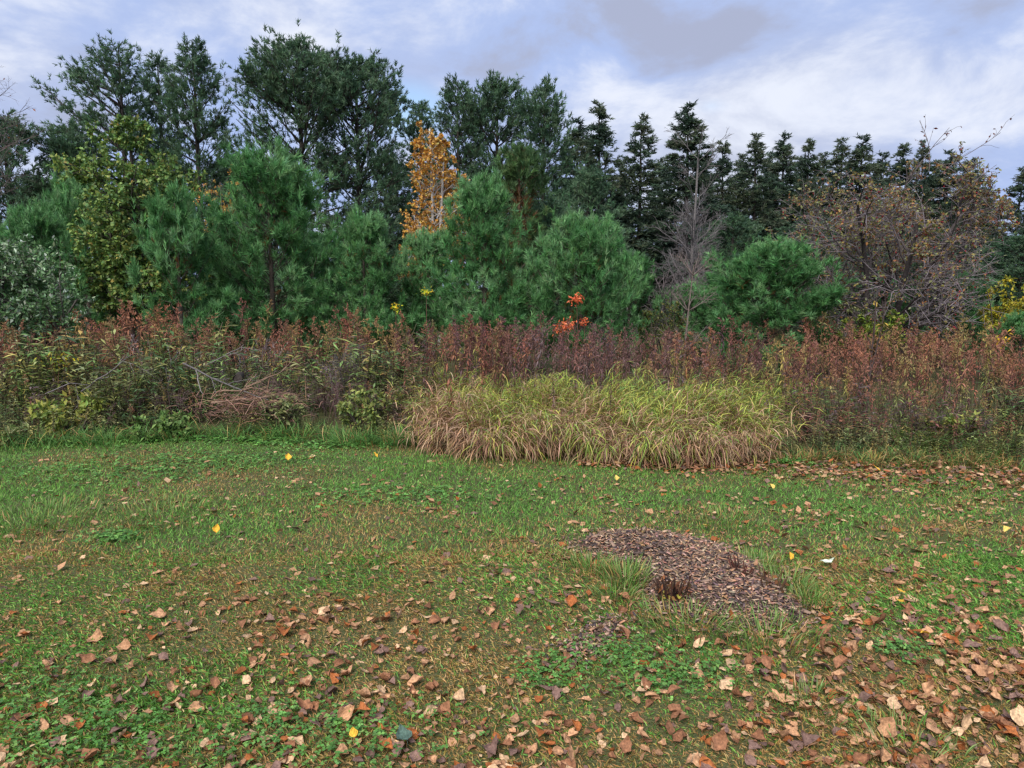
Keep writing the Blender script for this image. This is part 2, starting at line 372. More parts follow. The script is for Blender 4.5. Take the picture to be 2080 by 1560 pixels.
# ---- tall white pines at the back of the field
PINE_BIG = dict(n=8, len=.175, w=.032, a0=10, a1=56, up=.55, ax=.8, scat=.11, clus=3, fan=.4, cols=[(.066, .122, .070), (.086, .156, .084), (.110, .190, .100), (.140, .220, .126)])
BARKD = np.array([.055, .045, .04])
pfull = lambda t: (1-t**1.3)**.9*.97+.04
pround = lambda t: (math.sqrt(max(0, 1-((t-.30)/.71)**2))*.98+.06)*(1-.45*max(0., (t-.55)/.45)**1.3)
pfan = lambda t: (1-t)**.8*1.02+.07
pineprotos = {}
def big_pine(px, py, Y, half, key, label, rz=0.0, **kw):
    """px, py of the top; half-width in photo pixels; key names the crown form, shared by trees of the same form"""
    Hh = .97*top_h(py, Y); R = 1.16*half/F_*Y
    if key not in pineprotos:
        a = dict(seed=11, base=.2, whorls=15, per=6, prof=pfull, e_lo=4, e_hi=58, NT=5200, wind=0.); a.update(kw); w = a['wind']; a['NT'] = int(a['NT']*1.35)
        wb, fb = tufted(a['seed'], Hh, R, a['base'], a['whorls'], a['per'], a['prof'], a['e_lo'], a['e_hi'], .14, PINE_BIG, BARKD, a['NT'], w, .17, lean=a.get('lean', (0, 0)), twig_draw=.45)
        pineprotos[key] = (Hh, R, wb.mesh('trunk', M_BARK), fb.mesh('crown', M_NEEDLE))
    h0, r0, tm, cm = pineprotos[key]; e = empty('white_pine', base_at(px, Y))
    for nm, me in (('trunk', tm), ('crown', cm)):
        o = bpy.data.objects.new(nm, me); C.objects.link(o); o.parent = e
    e.scale = (R/r0, R/r0, Hh/h0); e.rotation_euler = (0, 0, rz); tag(e, label, 'pine tree', 'tall white pines behind the field')
big_pine(275, 56, 31, 122, 'fan', 'tall open pine with long limbs swept out to the left', seed=11, prof=pfan, wind=.42, base=.28, NT=5600, e_hi=50)
big_pine(352, 86, 33, 72, 'slim', 'slim tall pine squeezed between two taller pines near the left end', seed=12, base=.2, NT=3600, per=5)
big_pine(418, 54, 31.5, 100, 'point', 'tallest pine of the treeline with an open pointed top left of the sky gap', seed=13, base=.24, whorls=16, NT=5200)
big_pine(625, 70, 30, 104, 'dome', 'broad dense pine with a rounded crown right of the sky gap', seed=14, base=.36, prof=pround, per=7, NT=7200, e_hi=72)
big_pine(738, 102, 30.5, 92, 'dome2', 'rounded pine with open lower limbs against the sky, next to the broad dense pine', seed=15, base=.32, prof=pround, e_hi=68, NT=6000, wind=-.12)
big_pine(862, 186, 34, 70, 'slim', 'short pine in the dip of the treeline above the orange birch', 2.)
big_pine(936, 136, 32, 92, 'point', 'pointed pine rising behind the orange birch', 2.4)
big_pine(1008, 148, 33, 70, 'col', 'narrow round-topped pine between two pointed pines in the middle of the treeline', seed=18, base=.2, prof=pround, per=6, NT=5000, e_hi=72)
big_pine(1100, 152, 31, 100, 'wide', 'wide pine with spiky top beside the first dark spruce', seed=19, base=.16, NT=6400)
big_pine(45, 215, 27, 130, 'low', 'dark full pine behind the bare twigs at the left edge', seed=20, base=.06, whorls=12, per=7, NT=6000)
big_pine(165, 235, 28, 112, 'wide', 'low dark pine filling the gap left of the olive-green tree', 1.)
big_pine(1190, 330, 25, 95, 'low', 'low green pine in front of the first spruces', 2.)
big_pine(500, 300, 36, 100, 'wide', 'shaded low pine far behind the bushy blue-green pine', 3.3)
big_pine(790, 300, 36, 80, 'low', 'shaded pine far behind, between the rounded pine and the orange birch', 4.)
big_pine(1040, 330, 35, 110, 'low', 'shaded low pine behind the yellow-green stubby pine', 5.)
big_pine(570, 400, 20, 120, 'low', 'dark pine half hidden directly behind the large bushy blue-green pine', 1.2)
big_pine(745, 440, 19.5, 110, 'low', 'dark pine half hidden behind the soft pale green young pine', 2.9)
big_pine(340, 420, 19.5, 120, 'low', 'dark pine half hidden behind the olive-green tree', 4.4)
big_pine(1120, 400, 20.5, 100, 'low', 'dark pine half hidden behind the round bluish young pine', .4)
big_pine(1480, 430, 25, 110, 'low', 'dark low pine in the shade right of the bare grey tree', 3.7)
big_pine(1640, 440, 26, 120, 'low', 'dark low pine in the shade behind the left side of the crabapple', 5.5)
big_pine(1870, 450, 26, 150, 'low', 'dark low pine in the shade behind the right side of the crabapple', .9)
big_pine(2060, 470, 24, 110, 'low', 'dark low pine behind the yellow bush at the right edge', 2.2)

# ---- dark spruces in a row
SPR = dict(in0=.04, u0=0., n=7, len=.13, w=.036, a0=12, a1=60, up=.02, ax=1.0, scat=.03, clus=2, fan=.45, cols=[(.060, .096, .066), (.078, .120, .076), (.098, .140, .084), (.120, .146, .090)])
scone = lambda t: (1-t)**.88
sp_protos = []
for k in range(3):
    wb, fb = tufted(40+k, 9.0, 1.95 if k % 2 else 1.7, .04, 30+5*k, 5+k % 2, scone, -10, 16, .06, SPR, np.array([.05, .04, .034]), 8600, 0, .08, 1.8, twig_draw=.1)
    sp_protos.append((wb.mesh('trunk', M_BARK), fb.mesh('crown', M_NEEDLE)))
spruces = [
 (1215, 214, 33, 1.0, 'first dark spruce in the row, beside the spiky-topped white pine'),
 (1292, 244, 34, .95, 'narrow dark spruce between the first spruce and the tall brownish one'),
 (1387, 221, 32, 1.15, 'tall brownish spruce rising directly behind the bare grey tree'),
 (1463, 290, 35, .95, 'spruce just right of the bare grey tree, lower than its neighbour'),
 (1526, 282, 34, .95, 'spruce with a sharp tip, second to the right of the bare tree'),
 (1578, 279, 36, .9, 'slender spruce close beside another of the same height in mid row'),
 (1630, 286, 34, .85, 'spruce with a blunt dark top at the left edge of the crabapple'),
 (1692, 289, 36, .85, 'spruce with a brownish tip above the left half of the crabapple'),
 (1730, 284, 35, .95, 'dark spruce with a bushy top above the middle of the crabapple'),
 (1803, 296, 36, .9, 'spruce tip showing over the crabapple crown, left of the stray twigs'),
 (1846, 294, 35, .85, 'dark spruce tip beside the stray twigs on top of the crabapple'),
 (1896, 314, 35, .95, 'spruce behind the right shoulder of the crabapple'),
 (1938, 328, 36, .9, 'last spruce before the gap, over the right side of the crabapple'),
 (2040, 348, 33, 1.1, 'dark spruce standing alone at the right edge of the picture'),
 (2105, 365, 34, 1.1, 'spruce cut by the right edge of the picture'),
 (1255, 330, 38, 1.0, 'short spruce filling the gap between the first two spruces'),
 (1335, 330, 38, 1.0, 'short spruce filling the gap left of the tall brownish spruce'),
 (1990, 400, 37, 1.2, 'low spruce in the gap right of the crabapple'),
 (1425, 318, 38, 1.1, 'half-hidden spruce between the tall brownish spruce and the next'),
 (1496, 322, 39, 1.1, 'half-hidden spruce in the second gap right of the bare tree'),
 (1553, 315, 39, 1.0, 'half-hidden spruce between the sharp-tipped spruce and its slender neighbour'),
 (1605, 322, 39, 1.0, 'half-hidden spruce left of the blunt-topped one'),
 (1662, 318, 39, 1.1, 'half-hidden spruce right of the blunt-topped one'),
 (1766, 318, 39, 1.1, 'half-hidden spruce above the middle of the crabapple, right of the bushy-topped one'),
 (1872, 330, 39, 1.1, 'half-hidden spruce between the last tips above the crabapple'),
 (1965, 352, 39, 1.1, 'half-hidden spruce stepping down at the right shoulder of the crabapple'),
 (1165, 250, 38, 1.2, 'spruce half hidden behind the wide spiky-topped pine'),
]
for i, (px, py, Yd, wd, lab) in enumerate(spruces):
    tm, cm = sp_protos[i % 3]; e = empty('spruce_tree', base_at(px, Yd)); h = top_h(py, Yd)/9.0
    for nm, me in (('trunk', tm), ('crown', cm)):
        o = bpy.data.objects.new(nm, me); C.objects.link(o); o.parent = e
    sx_ = 1.45*wd*(.9+.3*((i*37) % 10)/10); e.scale = (h*sx_, h*sx_*.95, h); e.rotation_euler = (.012*math.sin(i*2.3), .014*math.sin(i*1.3), i*1.7)
    tag(e, lab, 'spruce tree', 'dark spruces in a row')

# ---- young white pines along the back of the field
YP = dict(candle=.36, n=13, len=.145, w=.0138, a0=10, a1=50, up=.7, ax=.8, scat=.05, clus=6, fan=.5, cols=[(.078, .202, .066), (.108, .262, .088), (.146, .320, .116), (.204, .380, .164)], brown=.07)
yprof = lambda t: (1-t)**.70*(.90+.18*min(1, t*4))+.03
WOODY = np.array([.085, .068, .055])
yp_protos = []
for k, (hh, rr, wh, per, nt_y) in enumerate([(4.4, 1.6, 11, 8, 6300), (4.0, 1.6, 10, 8, 6300), (3.5, 1.6, 9, 8, 5700), (3.2, 1.15, 7, 6, 2500)]):
    wb, fb = tufted(60+k, hh, rr, .03, wh, per, (lambda t: (1-t)**.86*(.92+.15*min(1, t*4))+.03) if k == 1 else yprof, 14, 62, .30, YP, WOODY, nt_y, 0, .06, .8, twig_draw=.5)
    yp_protos.append((hh, rr, wb.mesh('trunk', M_BARK), fb.mesh('crown', M_NEEDLE)))
young = [
 (560, 305, 14.6, 128, 0, 'large bushy blue-green young pine with feathery upright tips, left of centre'),
 (985, 372, 13.8, 112, 1, 'big rounded bright green young pine directly below the orange birch'),
 (1180, 448, 13.2, 110, 2, 'round bluish young pine behind the orange sumac'),
 (745, 440, 14.8, 88, 1, 'soft pale green young pine filling the space between the two biggest young pines'),
 (1550, 500, 13.0, 132, 2, 'low wide young pine with tall leader left of the crabapple'),
 (375, 396, 12.8, 84, 3, 'small open young pine with a star-shaped whorl on top, in front of the olive tree'),
 (190, 372, 16.2, 88, 2, 'young pine in the shade behind the olive-green tree'),
 (95, 430, 13.4, 92, 1, 'dark young pine behind the pale-leaved shrub'),
 (1905, 560, 14.8, 100, 2, 'low blue-green young pine under the right side of the crabapple'),
 (2066, 640, 11.9, 66, 3, 'small young pine at the right edge below the yellow bush'),
 (470, 470, 16.0, 80, 2, 'young pine in the dark between the small whorled pine and the large bushy one'),
 (872, 478, 16.2, 70, 1, 'young pine standing in front of the orange birch trunk'),
 (1275, 520, 14.6, 60, 3, 'narrow young pine at the right flank of the round bluish one'),
 (1465, 560, 15.5, 62, 3, 'young pine right of the bare grey tree trunk'),
 (660, 470, 16.8, 90, 0, 'young pine deep behind the gap right of the large bushy pine'),
 (1405, 585, 15.6, 66, 2, 'low shaded young pine behind the dead sapling'),
 (1760, 560, 17.0, 90, 1, 'shaded young pine behind the crabapple stems'),
]
for i, (px, py, Yd, half, k, lab) in enumerate(young):
    hh, rr, tm, cm = yp_protos[k]; e = empty('young_pine', base_at(px, Yd)); h = top_h(py, Yd)/hh; w = 1.15*half/F_*Yd/rr
    for nm, me in (('trunk', tm), ('crown', cm)):
        o = bpy.data.objects.new(nm, me); C.objects.link(o); o.parent = e
    e.scale = (w, w, h); e.rotation_euler = (0, 0, 2.1*i+.4); tag(e, lab, 'young pine', 'young pines along the back of the field')
# stubby yellow-green red pine
RP = dict(n=20, len=.16, w=.016, a0=8, a1=50, up=1.1, ax=1.1, scat=.05, clus=4, fan=.4, cols=[(.07, .135, .05), (.095, .175, .06), (.13, .21, .075)], brown=.5)
wb, fb = tufted(81, top_h(300, 19), 72/F_*19, .1, 13, 5, lambda t: (1-t)**.5*.9+.1, 15, 60, .3, RP, np.array([.12, .07, .045]), 1900, 0, .08)
tag(set_tree('red_pine', wb, fb, base_at(1052, 19)), 'yellow-green stubby pine with browned inner needles behind the big round pine', 'pine tree')

# ---- broadleaved trees
def grow(r, starts, dirs, Ls, rs, levels, keep=None, kpts=6):
    out = []; S = np.asarray(starts, float); D = nrm(np.asarray(dirs, float)); Lx = np.asarray(Ls, float); R = np.asarray(rs, float)
    for li, lv in enumerate(levels):
        n = len(S); steps = np.repeat(D[:, None], kpts-1, 1).copy()
        wob = np.cumsum(r.normal(0, lv.get('wob', .12), (n, kpts-1, 3)), 1)
        steps = nrm(steps+wob+np.array([0, 0, 1])*lv.get('up', 0)*np.linspace(0, 1, kpts-1)[None, :, None])
        pts = np.concatenate([S[:, None], S[:, None]+np.cumsum(steps*(Lx/(kpts-1))[:, None, None], 1)], 1)
        rad = R[:, None]*np.linspace(1, lv.get('taper', .45), kpts)[None]
        if li >= 3 and li == len(levels)-1 and kpts == 6: pts = pts[:, [0, 3, 5]]; rad = rad[:, [0, 3, 5]]; steps = steps[:, [0, 3]]
        elif li >= 2: pts = pts[:, [0, 2, 3, 5]] if kpts == 6 else pts; rad = rad[:, [0, 2, 3, 5]] if kpts == 6 else rad; steps = steps[:, [0, 2, 4]] if kpts == 6 else steps
        if keep is not None and li > 0:
            for f_ in (.6, .5):
                bad = ~keep(pts[:, -1]); pts[bad] = pts[bad][:, :1]+(pts[bad]-pts[bad][:, :1])*f_; Lx = np.where(bad, Lx*f_, Lx)
            ok = keep(pts[:, -1]); pts = pts[ok]; rad = rad[ok]; steps = steps[ok]; Lx = Lx[ok]; R = R[ok]; n = len(pts)
        out.append((pts, rad))
        if li == len(levels)-1: break
        nc = lv['n']; u = r.uniform(lv.get('s0', .25), 1, (n, nc)); kp_ = pts.shape[1]; f = u*(kp_-1); i = np.clip(f.astype(int), 0, kp_-2); fr = (f-i)[..., None]
        ar = np.arange(n)[:, None]
        S2 = pts[ar, i]*(1-fr)+pts[ar, i+1]*fr; T = steps[ar, i]
        Q = rdir(r, n*nc).reshape(n, nc, 3); Q = nrm(Q-T*np.sum(Q*T, -1, keepdims=True))
        an = np.radians(r.uniform(*lv['ang'], (n, nc, 1))); D2 = T*np.cos(an)+Q*np.sin(an)
        L2 = (Lx[:, None]*lv['ratio']*r.uniform(.6, 1.2, (n, nc))*(1.15-.5*u))
        R2 = np.maximum(R[:, None]*lv.get('rr', .5)*(1.1-.5*u), lv.get('rmin', .0022))
        S, D, Lx, R = S2.reshape(-1, 3), nrm(D2.reshape(-1, 3)), L2.ravel(), R2.ravel()
    return out
def wood_of(lv, col, sides=(7, 6, 4, 3, 3, 3), jc=None):
    mb = MB()
    for i, (p, rd) in enumerate(lv): tubes(mb, p, rd, sides[min(i, 5)], col if i < 3 or jc is None else jc)
    return mb
def twig_points(r, lv, n, lev=-1):
    p, _ = lv[lev]; i = r.integers(0, len(p), n); f = r.uniform(.15, 1, n)*(p.shape[1]-1); a = np.clip(f.astype(int), 0, p.shape[1]-2); fr = (f-a)[:, None]
    return p[i, a]*(1-fr)+p[i, a+1]*fr, nrm(p[i, a+1]-p[i, a])
def leafage(r, lv, n, size, asp, cols, p=None, droop=.3, tmpl=LEAF2, lev=-1):
    mb = MB(); P, T = twig_points(r, lv, n, lev); D = nrm(T*.5+rdir(r, n)*.9+np.array([0, 0, -droop]))
    sz = size*r.uniform(.6, 1.25, n); scatter(mb, *tmpl, P, D, nrm(rdir(r, n)+[0, 0, .8]), sz, sz*asp, pick(r, cols, n, p)); return mb

# olive-green broadleaf tree
r = np.random.default_rng(101); Yd = 14.2; Hh = top_h(248, Yd)
keep = lambda q: ((q[:, 0]/1.5)**2+(q[:, 1]/1.5)**2+((q[:, 2]-Hh*.58)/(Hh*.43))**2) < 1.1*(.8+.4*fbm(q[:, 0]*2+5, q[:, 2]*2, 2))
lv = grow(r, [[0, 0, 0], [.1, .05, 0], [-.08, .1, 0]], [[.02, 0, 1], [.12, .1, 1], [-.10, 0, 1]], [Hh*.9, Hh*.72, Hh*.72], [.06, .045, .045],
          [dict(n=26, ang=(32, 70), ratio=.36, up=.1, wob=.03, s0=.22, rr=.35), dict(n=9, ang=(25, 65), ratio=.5, up=.12, s0=.2), dict(n=3, ang=(25, 70), ratio=.65, s0=.2), dict()], keep)
olive = [lin(110, 138, 72), lin(132, 152, 78), lin(92, 124, 68), lin(156, 162, 82), lin(170, 148, 78)]
e = set_tree('broadleaf_tree', wood_of(lv, np.array([.06, .05, .042])), leafage(r, lv, 34000, .08, .66, olive, [.36, .24, .29, .09, .02]), base_at(292, Yd), (None, M_LEAF))
tag(e, 'olive-green leafy tree with yellowing top among the young pines', 'tree')
# orange birch
r = np.random.default_rng(102); Yd = 21; Hh = top_h(250, Yd)
def kb(q):
    z = q[:, 2]/Hh; wdt = np.interp(z, [.2, .4, .62, .75, .9, 1.0], [1.0, 1.25, 1.3, 1.0, .6, .25])
    cx = np.interp(z, [.2, .5, .75, 1], [-.38, -.15, .15, -.25]); return np.hypot(q[:, 0]-cx, q[:, 1]*.8) < wdt*(.75+.5*fbm(q[:, 0]*3, q[:, 2]*3+2, 2))
lv = grow(r, [[.1, 0, 0], [.15, .1, 0]], [[.02, 0, 1], [-.09, 0, 1]], [Hh*.93, Hh*.98], [.06, .06],
          [dict(n=38, ang=(30, 65), ratio=.24, up=.05, wob=.02, s0=.2, rr=.3), dict(n=7, ang=(25, 60), ratio=.5, up=-.05), dict(n=4, ang=(20, 60), ratio=.5, up=-.1), dict()], kb)
amber = [lin(208, 158, 72), lin(192, 138, 64), lin(216, 176, 92), lin(164, 118, 70), lin(186, 162, 84)]
e = set_tree('birch_tree', wood_of(lv, np.array([.55, .52, .47]), jc=np.array([.14, .10, .08])), leafage(r, lv, 15000, .08, .75, amber, [.32, .26, .18, .14, .1]), base_at(886, Yd), (None, M_LEAF))
tag(e, 'orange-leaved birch with pale trunk standing among green pines', 'birch tree')
# small orange birch far left, thin
r = np.random.default_rng(103); Yd = 22; Hh = top_h(298, Yd)
lv = grow(r, [[0, 0, 0]], [[.03, 0, 1]], [Hh*.82], [.03], [dict(n=26, ang=(25, 55), ratio=.24, up=.05, wob=.04, s0=.35, rr=.3), dict(n=6, ang=(25, 60), ratio=.5), dict(n=3, ang=(20, 60), ratio=.5), dict()])
e = set_tree('birch_tree', wood_of(lv, np.array([.12, .10, .085]), jc=np.array([.14, .10, .08])), leafage(r, lv, 2600, .07, .7, amber), base_at(462, Yd), (None, M_LEAF))
tag(e, 'thin orange-leaved tree top showing behind the large bushy blue-green pine', 'birch tree')
# yellow tree far behind
r = np.random.default_rng(104); Yd = 40; Hh = top_h(402, Yd)
lv = grow(r, [[0, 0, 0]], [[0, 0, 1]], [Hh*.6], [.1], [dict(n=14, ang=(30, 70), ratio=.5, up=.1, s0=.35, rr=.4), dict(n=7, ang=(25, 60), ratio=.5), dict(n=4, ang=(20, 60), ratio=.5), dict()])
e = set_tree('maple_tree', wood_of(lv, np.array([.06, .05, .04])), leafage(r, lv, 4500, .16, .9, [lin(205, 175, 60), lin(190, 165, 70), lin(170, 160, 60)]), base_at(760, Yd), (None, M_LEAF))
tag(e, 'small round yellow tree seen far behind under the forked pine', 'tree')
# bare twiggy tree at the left edge
r = np.random.default_rng(105); Yd = 15; Hh = top_h(120, Yd)
lv = grow(r, [[0, 0, 0], [-.3, .2, 0]], [[.03, 0, 1], [-.1, 0, 1]], [Hh*.92, Hh*.75], [.04, .03], [dict(n=34, ang=(40, 75), ratio=.24, up=.10, wob=.04, s0=.45, rr=.3), dict(n=9, ang=(25, 60), ratio=.5, up=.05, wob=.1), dict(n=4, ang=(25, 60), ratio=.5, wob=.1), dict(taper=.5)])
e = set_tree('bare_tree', wood_of(lv, np.array([.13, .105, .10]), jc=np.array([.17, .13, .125])), leafage(r, lv, 90, .06, .6, [lin(180, 110, 60)]), base_at(-25, Yd), (None, M_DRY), crownname='last_leaves')
tag(e, 'leafless tree with fine grey-pink twigs against the sky at the left edge', 'bare tree')
# pale-leaved shrub at left edge
r = np.random.default_rng(106); Yd = 11.2
keep = lambda q: ((q[:, 0]/1.3)**2+(q[:, 1]/1.2)**2+((q[:, 2]-1.65)/1.6)**2) < 1.0*(.75+.5*fbm(q[:, 0]*2, q[:, 2]*2+5, 2))
lv = grow(r, [[r.uniform(-.2, .2), r.uniform(-.2, .2), 0] for _ in range(9)], [[r.normal(0, .3), r.normal(0, .3), 1] for _ in range(9)], [1.9]*9, [.03]*9,
          [dict(n=13, ang=(25, 65), ratio=.6, up=.15, wob=.08, s0=.15), dict(n=6, ang=(25, 60), ratio=.5, up=-.1), dict(n=4, ang=(20, 60), ratio=.5, up=-.1), dict()], keep)
e = set_tree('willow_shrub', wood_of(lv, np.array([.08, .07, .06])), leafage(r, lv, 17000, .075, .5, [lin(118, 148, 104), lin(94, 130, 80), lin(164, 180, 150), lin(80, 114, 66), lin(186, 196, 176)], [.3, .26, .17, .21, .06], tmpl=LEAF), base_at(35, Yd), (None, M_LEAF))
tag(e, 'leafy shrub with pale silvery-green leaves at the left edge', 'shrub')
# bare grey tree
r = np.random.default_rng(107); Yd = 17.5; Hh = top_h(268, Yd)
lv = grow(r, [[0, 0, 0], [.12, .05, 0]], [[.0, 0, 1], [-.03, .02, 1]], [Hh*.88, Hh*.66], [.05, .03],
          [dict(n=42, ang=(32, 58), ratio=.25, up=.16, wob=.03, s0=.2, rr=.28, rmin=.006), dict(n=8, ang=(22, 50), ratio=.5, up=.1, wob=.09, rmin=.004), dict(n=3, ang=(20, 50), ratio=.5, wob=.1, rmin=.0035), dict(taper=.5)])
e = empty('bare_tree', base_at(1388, Yd)); wood_of(lv[:1], np.array([.15, .135, .13])).build('trunk', M_BARK, e); wood_of(lv[1:], np.array([.155, .138, .138])).build('branches', M_BARK, e)
tag(e, 'leafless grey tree with upswept branches in front of the spruces', 'bare tree')
# tangle of bare low branches beneath it
r = np.random.default_rng(108)
lv = grow(r, [[r.uniform(-.5, .4), r.uniform(-.3, .3), .2] for _ in range(10)], [[r.normal(-.1, .5), r.normal(0, .4), 1] for _ in range(10)], [1.9]*10, [.016]*10,
          [dict(n=9, ang=(30, 70), ratio=.45, wob=.14, up=-.05, rmin=.004), dict(n=5, ang=(30, 70), ratio=.5, wob=.16, up=-.15, rmin=.0035), dict(n=3, ang=(30, 70), ratio=.55, wob=.16, up=-.2, rmin=.003), dict()])
e = set_tree('bare_shrub', wood_of(lv, np.array([.16, .13, .13])), None, base_at(1335, 15.8), trunkname='branches'); tag(e, 'tangled leafless grey shrub at the foot of the bare tree', 'shrub')
# dead pine sapling with whorls
r = np.random.default_rng(109); Yd = 12.2; z0 = float(at(1385, 540, Yd)[2])
wb = MB(); st = np.array([[.0, 0, 0], [.03, 0, .5], [.06, 0, z0*.6], [.10, 0, z0*.82], [.13, .0, z0]]); tubes(wb, st[None], np.array([[.02, .017, .014, .012, .008]]), 5, np.array([.16, .125, .105]))
br = MB()
for zz_, nb, ln in ((z0*.28, 7, .62), (z0*.62, 6, .5), (z0*.92, 7, .42)):
    b0 = np.array([np.interp(zz_, st[:, 2], st[:, 0]), 0, zz_]); az = np.arange(nb)*2*PI/nb+r.uniform(0, 1)+r.normal(0, .2, nb)
    d = np.stack([np.cos(az), np.sin(az), r.uniform(.55, 1.1, nb)], -1); lv = grow(r, np.tile(b0, (nb, 1)), d, ln*r.uniform(.7, 1.2, nb), np.full(nb, .009), [dict(n=6, ang=(25, 55), ratio=.45, wob=.07, up=.12, s0=.35, rmin=.0035), dict(n=3, ang=(20, 50), ratio=.5, rmin=.003), dict()])
    for p_, rd_ in lv: tubes(br, p_, rd_, 3, np.array([.19, .145, .13]))
e = empty('dead_sapling', base_at(1386, Yd)); wb.build('stem', M_BARK, e); br.build('branches', M_BARK, e); tag(e, 'dead leafless sapling with branches in whorls, rising from the brown goldenrod', 'sapling')
# crabapple
r = np.random.default_rng(110); Yd = 13.6; Hh = top_h(290, Yd)
def kc_(q):
    z = q[:, 2]; wdt = np.interp(z, [.2, .8, 1.6, 2.6, 3.4, 3.9, 4.4], [1.3, 1.95, 2.15, 2.05, 1.65, 1.1, .3])
    return np.hypot((q[:, 0]-np.interp(z, [0, 2, 4], [.25, .05, -.2])), q[:, 1]*1.05) < wdt*(.82+.36*fbm(q[:, 0]*1.6+8, q[:, 2]*1.6, 2))
ns = 6; az = np.arange(ns)*2*PI/ns+.3
lv = grow(r, np.stack([.12*np.cos(az), .12*np.sin(az), 0*az], -1), np.stack([.42*np.cos(az), .42*np.sin(az), np.ones(ns)], -1), r.uniform(2.7, 3.4, ns), r.uniform(.045, .07, ns),
          [dict(n=14, ang=(30, 70), ratio=.55, up=.16, wob=.10, s0=.22, rr=.42), dict(n=11, ang=(30, 75), ratio=.5, up=.0, wob=.16, s0=.2, rmin=.005), dict(n=7, ang=(30, 75), ratio=.5, up=-.1, wob=.2, s0=.15, rmin=.0035), dict(up=-.12, wob=.2, taper=.6)], kc_)
CB = np.array([.10, .082, .078])
e = empty('crabapple_tree', base_at(1790, Yd)); e.scale = (1.14, 1.1, 1.07)
wood_of(lv[:2], CB*.7).build('trunk', M_BARK, e); wood_of(lv[2:], np.array([.185, .155, .162]), (4, 3, 3)).build('branches', M_BARK, e)
P, T = twig_points(r, lv, 38000); zrel = P[:, 2]/Hh; ok = r.random(len(P)) < np.clip(.14+.66*(zrel-.2)-.25*(P[:, 0] > .9)*(zrel < .55), .05, .62)
P = P[ok]; T = T[ok]; n = len(P); mbl = MB()
cl_ = [lin(122, 122, 72), lin(142, 128, 70), lin(154, 106, 64), lin(118, 84, 72), lin(138, 142, 104)]
c = pick(r, cl_, n, [.26, .22, .17, .17, .18])
sz = .055*r.uniform(.6, 1.25, n); scatter(mbl, *LEAF, P, nrm(T*.4+rdir(r, n)+[0, 0, -.3]), nrm(rdir(r, n)+[0, 0, .6]), sz, sz*.6, c); mbl.build('leaves', M_LEAF, e)
P, T = twig_points(r, lv, 420); P = P*1.0+[0, 0, -.04]; oct_v = [(0, 0, .5), (.5, 0, 0), (0, .5, 0), (-.5, 0, 0), (0, -.5, 0), (0, 0, -.5)]; oct_t = [(0, 1, 2), (0, 2, 3), (0, 3, 4), (0, 4, 1), (5, 2, 1), (5, 3, 2), (5, 4, 3), (5, 1, 4)]
mbf = MB(); scatter(mbf, oct_v, oct_t, P, np.tile([0, 1., 0], (420, 1)), np.tile([0, 0, 1.], (420, 1)), .036, .036, pick(r, [lin(140, 35, 50), lin(120, 28, 40), lin(165, 50, 60)], 420)); mbf.build('fruit', M_LEAF, e)['kind'] = 'stuff'
# stray shoots on top
sh = grow(r, [[.55, 0, 3.55], [.75, 0, 3.5], [.4, .1, 3.6]], [[.1, 0, 1], [.8, 0, .7], [.45, 0, 1]], [.95, 1.1, .8], [.008]*3, [dict(n=4, ang=(20, 45), ratio=.5, wob=.1, up=.0, s0=.4, rmin=.004), dict(up=-.1)])
wbs = wood_of(sh, np.array([.14, .11, .1]), (3, 3)); wbs.build('top_shoots', M_BARK, e)
leafage(r, sh, 34, .06, .5, [lin(120, 70, 60), lin(110, 60, 55)]).build('shoot_leaves', M_LEAF, e)
tag(e, 'wide twiggy crabapple with sparse olive and orange leaves and small red fruit', 'crabapple tree')

def bush(name, px, Yd, rx, h, seed, cols, n, size, asp, label, cat, wood=np.array([.08, .065, .05]), stems=7, z0=0., mat=None, tmpl=LEAF):
    r = np.random.default_rng(seed); kp = lambda q: ((q[:, 0]/rx)**2+(q[:, 1]/rx)**2+((q[:, 2]-h*.55)/(h*.5))**2) < 1.0*(.75+.5*fbm(q[:, 0]*3, q[:, 2]*3+seed, 2))
    a = np.arange(stems)*2*PI/stems
    lv = grow(r, np.stack([.06*np.cos(a), .06*np.sin(a), 0*a], -1), np.stack([.45*np.cos(a)*rx/h*1.6, .45*np.sin(a)*rx/h*1.6, np.ones(stems)], -1), r.uniform(.75, 1., stems)*h, np.full(stems, .014),
              [dict(n=9, ang=(25, 60), ratio=.42, s0=.25, up=.05), dict(n=7, ang=(25, 60), ratio=.6), dict()], kp)
    e = set_tree(name, wood_of(lv, wood), leafage(r, lv, n, size, asp, cols, tmpl=tmpl), base_at(px, Yd), (None, mat or M_LEAF), trunkname='stems', crownname='leaves'); tag(e, label, cat); return e
bush('yellow_bush', 2055, 12.9, .6, top_h(545, 12.9), 120, [lin(168, 158, 44), lin(188, 172, 52), lin(136, 142, 50)], 6500, .065, .5, 'yellow-green bush at the right edge below the last spruces', 'bush')
bush('leafy_bush', 1772, 12.4, .62, top_h(625, 12.4), 121, [lin(120, 138, 52), lin(142, 152, 58), lin(92, 116, 50)], 4200, .055, .5, 'bright yellow-green bush at the foot of the crabapple', 'bush')
bush('leafy_bush', 1345, 14.2, .5, top_h(610, 14.2), 122, [lin(92, 104, 52), lin(130, 125, 60), lin(76, 92, 50)], 2600, .05, .5, 'small olive bush left of the dead sapling', 'bush')
bush('leafy_bush', 1690, 13.0, .55, top_h(585, 13.0), 123, [lin(140, 142, 96), lin(118, 118, 70), lin(96, 104, 60)], 2600, .06, .55, 'pale loose-leaved bush between the low wide pine and the crabapple stems', 'bush')

